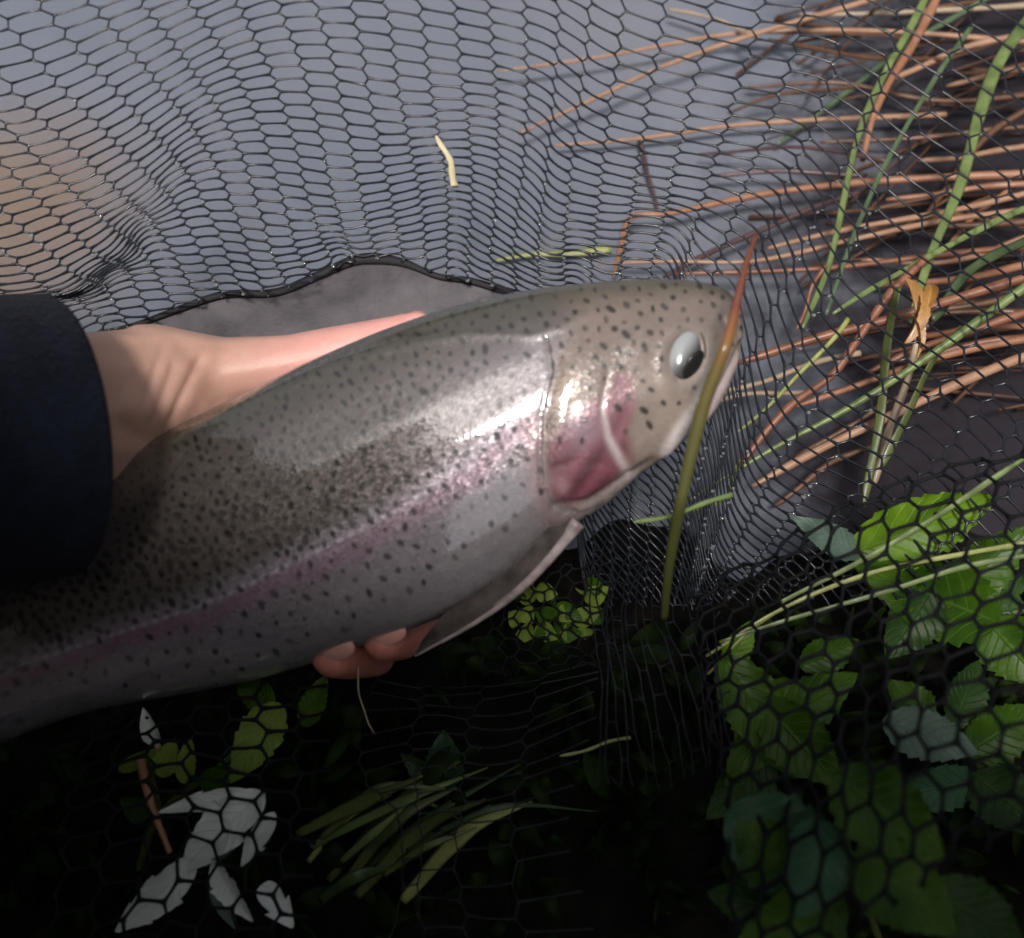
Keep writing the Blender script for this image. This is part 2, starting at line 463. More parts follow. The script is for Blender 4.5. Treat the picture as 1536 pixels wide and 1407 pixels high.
i = np.arange(NU - 1)[:, None]; j = np.arange(NF + NB)[None, :]; j2 = (j + 1) % (NF + NB); M_ = NF + NB
Q = np.stack([i * M_ + j, i * M_ + j2, (i + 1) * M_ + j2, (i + 1) * M_ + j], -1).reshape(-1, 4)
if FLIP: Q = Q[:, ::-1]
me = fast_mesh('trout_body', V.reshape(-1, 3), Q)
ca = me.color_attributes.new('pigment', 'FLOAT_COLOR', 'POINT')
ca.data.foreach_set('color', np.concatenate([colr.reshape(-1, 3), np.ones((colr.size // 3, 1))], 1).astype(np.float32).ravel())
at = me.attributes.new('shine', 'FLOAT', 'POINT'); at.data.foreach_set('value', metal.astype(np.float32).ravel())
wet = me.attributes.new('wet', 'FLOAT', 'POINT'); wet.data.foreach_set('value', (1 - .72 * hd).astype(np.float32).ravel())
sc_uv = me.attributes.new('skin_uv', 'FLOAT_VECTOR', 'POINT')
cx = np.repeat(us[:, None], M_, 1); cy = FR * np.linalg.norm(S[:, 2:4] - S[:, :2], axis=1)[:, None]
sc_uv.data.foreach_set('vector', np.stack([cx, cy, 0 * cx], -1).astype(np.float32).ravel())

M_FISH = mat('trout_skin', (.3, .3, .3), .34)
def fish_material():
    m = M_FISH; b = BS(m)
    a = N(m, 'ShaderNodeAttribute', attribute_name='pigment'); L(m, a.outputs['Color'], b.inputs['Base Color'])
    s = N(m, 'ShaderNodeAttribute', attribute_name='shine')
    mt = N(m, 'ShaderNodeMath', operation='MULTIPLY'); mt.inputs[1].default_value = .34
    L(m, s.outputs['Fac'], mt.inputs[0]); L(m, mt.outputs[0], b.inputs['Metallic'])
    uv = N(m, 'ShaderNodeAttribute', attribute_name='skin_uv')
    mp = N(m, 'ShaderNodeMapping'); mp.inputs['Scale'].default_value = (.17, .23, 1)
    L(m, uv.outputs['Vector'], mp.inputs[0])
    v = N(m, 'ShaderNodeTexVoronoi', Scale=1.0, Randomness=.75); v.feature = 'F1'
    L(m, mp.outputs[0], v.inputs['Vector'])
    nz = N(m, 'ShaderNodeTexNoise', Scale=.035, Detail=4); L(m, uv.outputs['Vector'], nz.inputs['Vector'])
    b1 = N(m, 'ShaderNodeBump', Strength=.12, Distance=.0006); L(m, v.outputs['Distance'], b1.inputs['Height'])
    b1.invert = True
    b2 = N(m, 'ShaderNodeBump', Strength=.10, Distance=.0010); L(m, nz.outputs['Fac'], b2.inputs['Height'])
    L(m, b1.outputs[0], b2.inputs['Normal'])
    sb = N(m, 'ShaderNodeVectorMath', operation='SUBTRACT'); sb.inputs[1].default_value = (.5, .5, .5); L(m, v.outputs['Color'], sb.inputs[0])
    sc2 = N(m, 'ShaderNodeVectorMath', operation='SCALE'); sc2.inputs['Scale'].default_value = .19; L(m, sb.outputs[0], sc2.inputs[0])
    ad2 = N(m, 'ShaderNodeVectorMath', operation='ADD'); L(m, b2.outputs[0], ad2.inputs[0]); L(m, sc2.outputs[0], ad2.inputs[1])
    nm2 = N(m, 'ShaderNodeVectorMath', operation='NORMALIZE'); L(m, ad2.outputs[0], nm2.inputs[0])
    L(m, nm2.outputs[0], b.inputs['Normal'])
    # every scale lies at its own slight angle: gloss differs scale to scale
    rr = N(m, 'ShaderNodeMapRange'); rr.inputs['To Min'].default_value = .27; rr.inputs['To Max'].default_value = .5
    sep = N(m, 'ShaderNodeSeparateColor'); L(m, v.outputs['Color'], sep.inputs[0]); L(m, sep.outputs[0], rr.inputs['Value'])
    L(m, rr.outputs[0], b.inputs['Roughness'])
    wa_ = N(m, 'ShaderNodeAttribute', attribute_name='wet'); L(m, wa_.outputs['Fac'], b.inputs['Coat Weight']); b.inputs['Coat Roughness'].default_value = .06
    b.inputs['Coat IOR'].default_value = 2.4
    b3 = N(m, 'ShaderNodeBump', Strength=.05, Distance=.0006); L(m, v.outputs['Distance'], b3.inputs['Height']); b3.invert = True
    L(m, b3.outputs[0], b.inputs['Coat Normal'])
fish_material()
trout = empty('rainbow_trout', P(500, 800, .465), 'rainbow trout with black spots and pink stripe lying in the hand', 'fish')
link('body', me, M_FISH, trout)

# eye: silvery ball with painted sky glare, dark pupil turned down towards the snout
def surf_depth(px, py):
    k = int(np.argmin(((PX - px) ** 2 + (PY - py) ** 2 + 1e9 * (~front)).ravel()))
    return V.reshape(-1, 3)[k], Nn.reshape(-1, 3)[k]
def disc_ball(center, nrm, ax, rx, ry, rz, name, nu=28, nv=14, half=False):
    nrm = nrm / np.linalg.norm(nrm); ax = ax - nrm * (ax @ nrm); ax /= np.linalg.norm(ax); bx = np.cross(nrm, ax)
    V_, F_ = [], []
    for i in range(nv + 1):
        a = math.pi * i / nv * (.5 if half else 1)
        for j in range(nu):
            t = 2 * math.pi * j / nu
            V_.append(center + ax * rx * math.sin(a) * math.cos(t) + bx * ry * math.sin(a) * math.sin(t) + nrm * rz * math.cos(a))
    for i in range(nv):
        for j in range(nu):
            F_.append((i*nu+j, (i+1)*nu+j, (i+1)*nu+(j+1) % nu, i*nu+(j+1) % nu))
    return new_mesh(name, V_, F_)
pe, ne = surf_depth(*EYE)
en = ne * .8 + (-FW) * .3; en /= np.linalg.norm(en)
axl = RT * .28 + UP * -.96 * -1
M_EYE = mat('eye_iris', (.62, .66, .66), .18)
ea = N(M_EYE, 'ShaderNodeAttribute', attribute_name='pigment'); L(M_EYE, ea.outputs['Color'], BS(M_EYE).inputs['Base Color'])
BS(M_EYE).inputs['Coat Weight'].default_value = 1; BS(M_EYE).inputs['Coat Roughness'].default_value = .12
M_PUP = mat('pupil', (.022, .023, .022), .25)
M_LID = mat('eye_socket', (.12, .105, .09), .65, **{'Specular IOR Level': .2})
PXM = .451 / FPX
em = disc_ball(pe - ne * .0008, en, axl, 41 * PXM, 26 * PXM, .0052, 'eye', 48, 40)
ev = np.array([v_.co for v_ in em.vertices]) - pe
eg = (ev @ RT) * .75 - (ev @ UP) * .62            # sky glare painted pale on the upper iris, darker below
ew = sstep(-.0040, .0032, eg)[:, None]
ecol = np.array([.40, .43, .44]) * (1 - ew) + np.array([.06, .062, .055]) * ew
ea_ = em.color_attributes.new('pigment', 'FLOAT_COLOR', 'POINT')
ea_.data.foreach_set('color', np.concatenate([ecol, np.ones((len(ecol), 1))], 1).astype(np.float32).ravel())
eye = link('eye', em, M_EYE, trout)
pp = pe + en * .0036 + RT * .0030 - UP * .0040
pn = en * .7 + RT * .45 - UP * .5; pn /= np.linalg.norm(pn)
link('pupil', disc_ball(pp - pn * .0008, pn, axl, 24 * PXM, 16 * PXM, .0012, 'pupil', half=False), M_PUP, eye)
# dark socket rim
rv = []
for t in np.linspace(0, 2 * math.pi, 40, endpoint=False):
    bx = np.cross(en, axl / np.linalg.norm(axl))
    a0 = axl - en * (axl @ en); a0 /= np.linalg.norm(a0)
    rv.append(pe + ne * .0008 + a0 * 44 * PXM * math.cos(t) + np.cross(en, a0) * 29 * PXM * math.sin(t))
rv = np.array(rv + [rv[0]])
Vr, Fr = frame_tube(rv, np.full(len(rv), .0010), 6, caps=False)
link('eye_rim', new_mesh('eye_rim', Vr, Fr), M_LID, trout)

# pectoral fin folded back along the belly, with rays
M_FIN = mat('fin', (.060, .050, .048), .5, **{'Specular IOR Level': .2, 'Coat Weight': .0, 'Coat Roughness': .12})
def ruled_fin(outer, inner, d_out, d_in, name, n=50, mrow=22, thick=.0009, edge_col=None):
    o = smooth_poly(outer, n); a = smooth_poly(inner, n)
    t = np.linspace(0, 1, mrow)
    X = o[:, None, 0] * (1 - t) + a[:, None, 0] * t; Y = o[:, None, 1] * (1 - t) + a[:, None, 1] * t
    do = np.linspace(d_out[0], d_out[1], n)[:, None]; di = np.linspace(d_in[0], d_in[1], n)[:, None]
    D = do * (1 - t) + di * t + .0007 * np.sin(t * 2 * math.pi * 7)[None, :] - .0015 * np.sin(np.linspace(0, 3, n))[:, None]
    A = P(X, Y, D); B = P(X, Y, D + thick)
    I = np.arange(n * mrow).reshape(n, mrow)
    Q1 = np.stack([I[:-1, :-1], I[:-1, 1:], I[1:, 1:], I[1:, :-1]], -1).reshape(-1, 4)
    K = n * mrow
    Q2 = Q1[:, ::-1] + K
    rim = list(I[:, 0]) + list(I[-1, 1:]) + list(I[::-1, -1][1:]) + list(I[0, ::-1][1:-1])
    Q3 = [(rim[k], rim[(k + 1) % len(rim)], rim[(k + 1) % len(rim)] + K, rim[k] + K) for k in range(len(rim))]
    return fast_mesh(name, np.concatenate([A.reshape(-1, 3), B.reshape(-1, 3)]), np.concatenate([Q1, Q2, np.array(Q3)]))
fin = link('pectoral_fin', ruled_fin([(868, 785), (825, 838), (780, 884), (715, 932), (622, 984)], [(822, 792), (770, 850), (720, 888), (665, 922), (632, 962)],
     (.440, .452), (.436, .450), 'pectoral_fin'), M_FIN, trout)
M_FINE = mat('fin_edge', (.30, .255, .245), .45)
noise_mix(M_FIN, (.030, .024, .024), (.11, .092, .085), scale=70, detail=4)
noise_mix(M_FINE, (.20, .16, .155), (.40, .34, .33), scale=120, detail=3)
c3 = smooth_poly([(868, 783, .4395), (825, 836, .4415), (780, 883, .4435), (715, 931, .447), (622, 984, .452)], 40)
Vr, Fr = frame_tube(P(c3[:, 0], c3[:, 1], c3[:, 2]), np.interp(np.linspace(0, 1, 40), [0, .15, .6, 1], [.0034, .0024, .0016, .0005]), 8, flat=.6)
link('leading_ray', new_mesh('leading_ray', Vr, Fr), M_FINE, fin)
link('tail_fin', ruled_fin([(-545, 1110), (-640, 1100), (-800, 1080)], [(-520, 1200), (-600, 1260), (-700, 1400)], (.504, .51), (.504, .51), 'tail_fin', thick=.002), M_FIN, trout)
link('dorsal_fin', ruled_fin([(-10, 772), (-110, 800), (-200, 880)], [(-60, 690), (-160, 730), (-230, 850)], (.482, .49), (.475, .485), 'dorsal_fin', thick=.0015), M_FIN, trout)

# ================================================================ PERSON (hand, sleeve, unseen kneeling body added for its shade)
def capsules_mesh(chains, voxel, smooth_it=6, name='body', step=.22):
    """tapered limbs -> one continuous surface (voxel remesh)"""
    bm = bmesh.new()
    for ch in chains:
        ch = np.array(ch, float)
        for a, b in zip(ch[:-1], ch[1:]):
            Ld = np.linalg.norm(b[:3] - a[:3]); n = max(2, int(Ld / (min(a[3], b[3]) * step)) + 1)
            for t in np.linspace(0, 1, n):
                p = a * (1 - t) + b * t
                bmesh.ops.create_icosphere(bm, subdivisions=2, radius=p[3], matrix=Matrix.Translation(Vector(p[:3])))
    me = bpy.data.meshes.new(name); bm.to_mesh(me); bm.free()
    o = bpy.data.objects.new(name + '_tmp', me); COL.objects.link(o)
    m = o.modifiers.new('r', 'REMESH'); m.mode = 'VOXEL'; m.voxel_size = voxel; m.use_smooth_shade = True
    s = o.modifiers.new('s', 'SMOOTH'); s.iterations = smooth_it; s.factor = .5
    dg = bpy.context.evaluated_depsgraph_get()
    out = bpy.data.meshes.new_from_object(o.evaluated_get(dg))
    out.name = name
    bpy.data.objects.remove(o); bpy.data.meshes.remove(me)
    out.polygons.foreach_set('use_smooth', [True] * len(out.polygons))
    return out

def pc(*a):
    return [(*P(x, y, d), r) for (x, y, d, r) in a]

person = empty('person', (-.10, -.55, .05), 'person in a dark navy sleeve cradling the trout on one bare hand', 'person')
hand_chains = [
    pc((-330, 700, .40, .037), (0, 640, .44, .033), (130, 597, .462, .0295)),
    pc((90, 655, .452, .026), (200, 660, .482, .026), (330, 690, .515, .026)),
    pc((130, 597, .462, .0295), (240, 588, .483, .0295), (330, 625, .512, .030)),
    pc((225, 560, .480, .0225), (330, 562, .489, .0178), (440, 546, .489, .0138), (540, 521, .487, .0116), (628, 488, .489, .0074)),
    pc((330, 625, .512, .030), (430, 690, .530, .025), (560, 750, .535, .0135)),
    pc((300, 640, .510, .028), (430, 760, .530, .022), (520, 800, .537, .014)),
    pc((280, 660, .505, .027), (380, 780, .526, .021), (470, 840, .535, .0135)),
    pc((260, 680, .500, .025), (340, 800, .522, .019), (410, 870, .530, .0115)),
    pc((560, 750, .535, .0125), (640, 850, .530, .0108), (632, 945, .505, .0100), (600, 960, .482, .0102), (578, 960, .468, .0098)),
    pc((520, 800, .537, .0128), (585, 910, .535, .0112), (562, 985, .508, .0104), (522, 984, .482, .0108), (500, 983, .468, .0100)),
    pc((470, 840, .535, .0122), (505, 930, .530, .0108), (440, 955, .514, .0095)),
    pc((410, 870, .530, .0108), (430, 945, .524, .0092), (370, 955, .512, .0082)),
]
hm = capsules_mesh(hand_chains, .0016, 14, 'hand')
# wrist creases and tendons pressed into the skin
nv = len(hm.vertices); co = np.empty(nv * 3, np.float32); hm.vertices.foreach_get('co', co); co = co.reshape(-1, 3).astype(float)
no = np.empty(nv * 3, np.float32); hm.vertices.foreach_get('normal', no); no = no.reshape(-1, 3)
rel_ = co - CAM; dz = rel_ @ FW; hx = 768 + FPX * (rel_ @ RT) / dz; hy = 703.5 - FPX * (rel_ @ UP) / dz
disp = np.zeros(nv)
for pts, dep, wd in [([(306, 527), (288, 560), (268, 600), (252, 640)], .0010, 5), ([(262, 540), (250, 575), (236, 610), (226, 640)], .0006, 4.5),
                     ([(246, 520), (232, 555), (220, 590), (212, 625)], .0006, 4), ([(190, 560), (180, 600), (178, 640)], .0004, 6)]:
    dd_, _, tp = poly_dist(hx, hy, pts)
    disp -= dep * np.exp(-(dd_ / wd) ** 2) * sstep(0, .15, tp) * sstep(0, .1, 1 - tp)
    disp += dep * .45 * np.exp(-((dd_ - 13) / 8) ** 2)
disp += .0006 * np.sin(hx / 41 + hy / 57) * np.sin(hy / 33)
front_h = (no @ -FW) > 0
co = co + no * (disp * front_h)[:, None]
hm.vertices.foreach_set('co', co.astype(np.float32).ravel()); hm.update()
# pinker towards thumb and fingertips
tp_ = np.clip(np.maximum(sstep(290, 520, hx) * (hy < 640), sstep(880, 960, hy)), 0, 1)
tips = sstep(900, 950, hy)
skin = lerp(lerp(np.array([.78, .47, .36]) + np.zeros((nv, 3)), np.array([.90, .46, .40]) + np.zeros((nv, 3)), tp_), np.array([.66, .25, .20]) + np.zeros((nv, 3)), tips)
ca = hm.color_attributes.new('pigment', 'FLOAT_COLOR', 'POINT')
ca.data.foreach_set('color', np.concatenate([skin, np.ones((nv, 1))], 1).astype(np.float32).ravel())
M_SKIN = mat('skin', (.5, .3, .2), .42, **{'Subsurface Weight': .25, 'Subsurface Scale': .004, 'Subsurface Radius': (1, .35, .2)})
def skin_material():
    m = M_SKIN; b = BS(m)
    a = N(m, 'ShaderNodeAttribute', attribute_name='pigment')
    tc = N(m, 'ShaderNodeTexCoord')
    nz = N(m, 'ShaderNodeTexNoise', Scale=90, Detail=4); L(m, tc.outputs['Object'], nz.inputs['Vector'])
    r = N(m, 'ShaderNodeMapRange'); r.inputs['To Min'].default_value = .86; r.inputs['To Max'].default_value = 1.14
    L(m, nz.outputs['Fac'], r.inputs['Value'])
    vm = N(m, 'ShaderNodeVectorMath', operation='SCALE'); L(m, a.outputs['Color'], vm.inputs[0]); L(m, r.outputs[0], vm.inputs['Scale'])
    L(m, vm.outputs[0], b.inputs['Base Color'])
    v = N(m, 'ShaderNodeTexVoronoi', Scale=900); L(m, tc.outputs['Object'], v.inputs['Vector'])
    bp = N(m, 'ShaderNodeBump', Strength=.18, Distance=.0004); L(m, v.outputs['Distance'], bp.inputs['Height']); L(m, bp.outputs[0], b.inputs['Normal'])
skin_material()
hand = link('hand', hm, M_SKIN, person)
M_NAIL = mat('nail', (.70, .36, .30), .25, **{'Coat Weight': .5, 'Coat Roughness': .1})
for (x, y, d) in [(585, 952, .4580), (508, 976, .4580)]:
    c0 = P(x, y, d)
    link('nail', disc_ball(c0, -FW * .9 - UP * .30 - RT * .1, RT * .9 + UP * .42, 27 * .458 / FPX, 17 * .458 / FPX, .0016, 'nail'), M_NAIL, hand)

# fleece for the sleeve and for the unseen torso added to block light
M_FLEECE = mat('navy_fleece', (.012, .016, .032), .95, **{'Sheen Weight': .05, 'Sheen Roughness': .6, 'Specular IOR Level': .15})
noise_mix(M_FLEECE, (.004, .006, .014), (.010, .014, .030), scale=55, detail=5, bump=.9, bscale=420, bdist=.0025)
def loft(name, centers, radii, nseg=56, nring=60, open_front=.006, waves=True):
    C = smooth_poly(centers, nring); R_ = np.interp(np.linspace(0, 1, nring), np.linspace(0, 1, len(radii)), radii)
    T = np.gradient(C, axis=0); T /= np.linalg.norm(T, axis=1)[:, None]
    T[0] = CUFF_AX * -1; T[1] = CUFF_AX * -1
    up0 = np.array([0, .3, 1.0]); rings = []
    ang = np.linspace(0, 2 * math.pi, nseg, endpoint=False)
    for k in range(nring):
        a = np.cross(T[k], up0); a /= np.linalg.norm(a); b = np.cross(a, T[k])
        rr = R_[k] * (1 + (.045 * np.sin(3 * ang + k * .21) * np.sin(k * .33) + .03 * np.sin(k * .9 + 2 * ang)) * min(1, k / 6))
        rings.append(C[k] + rr[:, None] * (np.cos(ang)[:, None] * a + np.sin(ang)[:, None] * b))
    # hem: roll inwards and run back inside
    ins = []
    a = np.cross(T[0], up0); a /= np.linalg.norm(a); b = np.cross(a, T[0])
    for off, sc in [(.0, 1.015), (-.0025, .985), (-.001, .93), (.02, .90), (.06, .88)]:
        ins.append(C[0] + T[0] * off + R_[0] * sc * (np.cos(ang)[:, None] * a + np.sin(ang)[:, None] * b))
    allr = ins[::-1] + rings[1:]
    VV = np.concatenate(allr); n = len(allr)
    i = np.arange(n - 1)[:, None] * nseg; j = np.arange(nseg)[None, :]; j2 = (j + 1) % nseg
    Q = np.stack([i + j, i + j2, i + nseg + j2, i + nseg + j], -1).reshape(-1, 4)
    return fast_mesh(name, VV, Q)
CUFF_AX = RT * .74 + UP * .10 + FW * .66; CUFF_AX /= np.linalg.norm(CUFF_AX)
cc = P(78, 655, .43)
sleeve_pts = [cc, cc - CUFF_AX * .06, cc - CUFF_AX * .12 - np.array([0, .01, 0]), (-.30, .08, .39), (-.355, .03, .48), (-.39, -.03, .60), (-.40, -.08, .70)]  # upper arm is out of view, bent to shade the lower left
jm = capsules_mesh([  # torso and hood out of view, added to block sun and sky
    [(-.18, -.62, .28, .19), (-.21, -.48, .50, .20), (-.25, -.24, .72, .22)],
    [(-.43, -.07, .70, .11), (-.35, -.12, .75, .14), (-.25, -.15, .78, .15), (-.10, -.18, .76, .13), (.09, -.20, .74, .11), (.29, -.17, .54, .075), (.12, -.07, .57, .05)],
    [(-.27, -.18, .85, .095), (-.29, -.13, .93, .13)],
], .014, 8, 'added_jacket')
link('added_jacket', jm, M_FLEECE, person)
link('sleeve', loft('sleeve', sleeve_pts, [.0560, .0590, .064, .074, .080, .085, .09]), M_FLEECE, person)
M_TROU = mat('added_trousers', (.03, .032, .03), .9); noise_mix(M_TROU, (.02, .022, .02), (.04, .042, .036), scale=60)
tm = capsules_mesh([[(-.22, -.62, .28, .14), (-.33, -.24, .38, .125), (-.355, .10, .42, .11), (-.37, .12, .26, .09), (-.38, .07, .06, .07), (-.38, .17, .05, .05)],  # legs out of view, knee raised to keep side light off the fish
                    [(-.02, -.64, .22, .12), (.12, -.30, .14, .085), (.10, -.66, .09, .055)]], .014, 6, 'added_trousers')
link('added_trousers', tm, M_TROU, person)

# ================================================================ LANDING NET
M_NET = mat('net_strand', (.016, .018, .022), .32, **{'Coat Weight': .35, 'Coat Roughness': .15})
noise_mix(M_NET, (.010, .013, .018), (.026, .030, .038), scale=180, detail=2)
M_NETD = mat('net_strand_shaded', (.008, .009, .011), .7, **{'Specular IOR Level': .15})  # darker copy of the strand: shade of the lower folds put into colour
noise_mix(M_NETD, (.005, .006, .007), (.012, .013, .015), scale=180, detail=2)
M_NETH = mat('net_strand_half_shaded', (.03, .035, .045), .5, **{'Specular IOR Level': .3})  # in-between copy: folds catching a little light, put into colour
noise_mix(M_NETH, (.006, .008, .010), (.018, .022, .028), scale=120, detail=2)
net = empty('landing_net', P(768, 600, .60), 'black rubber mesh landing net spread under the trout and across the plants', 'net')
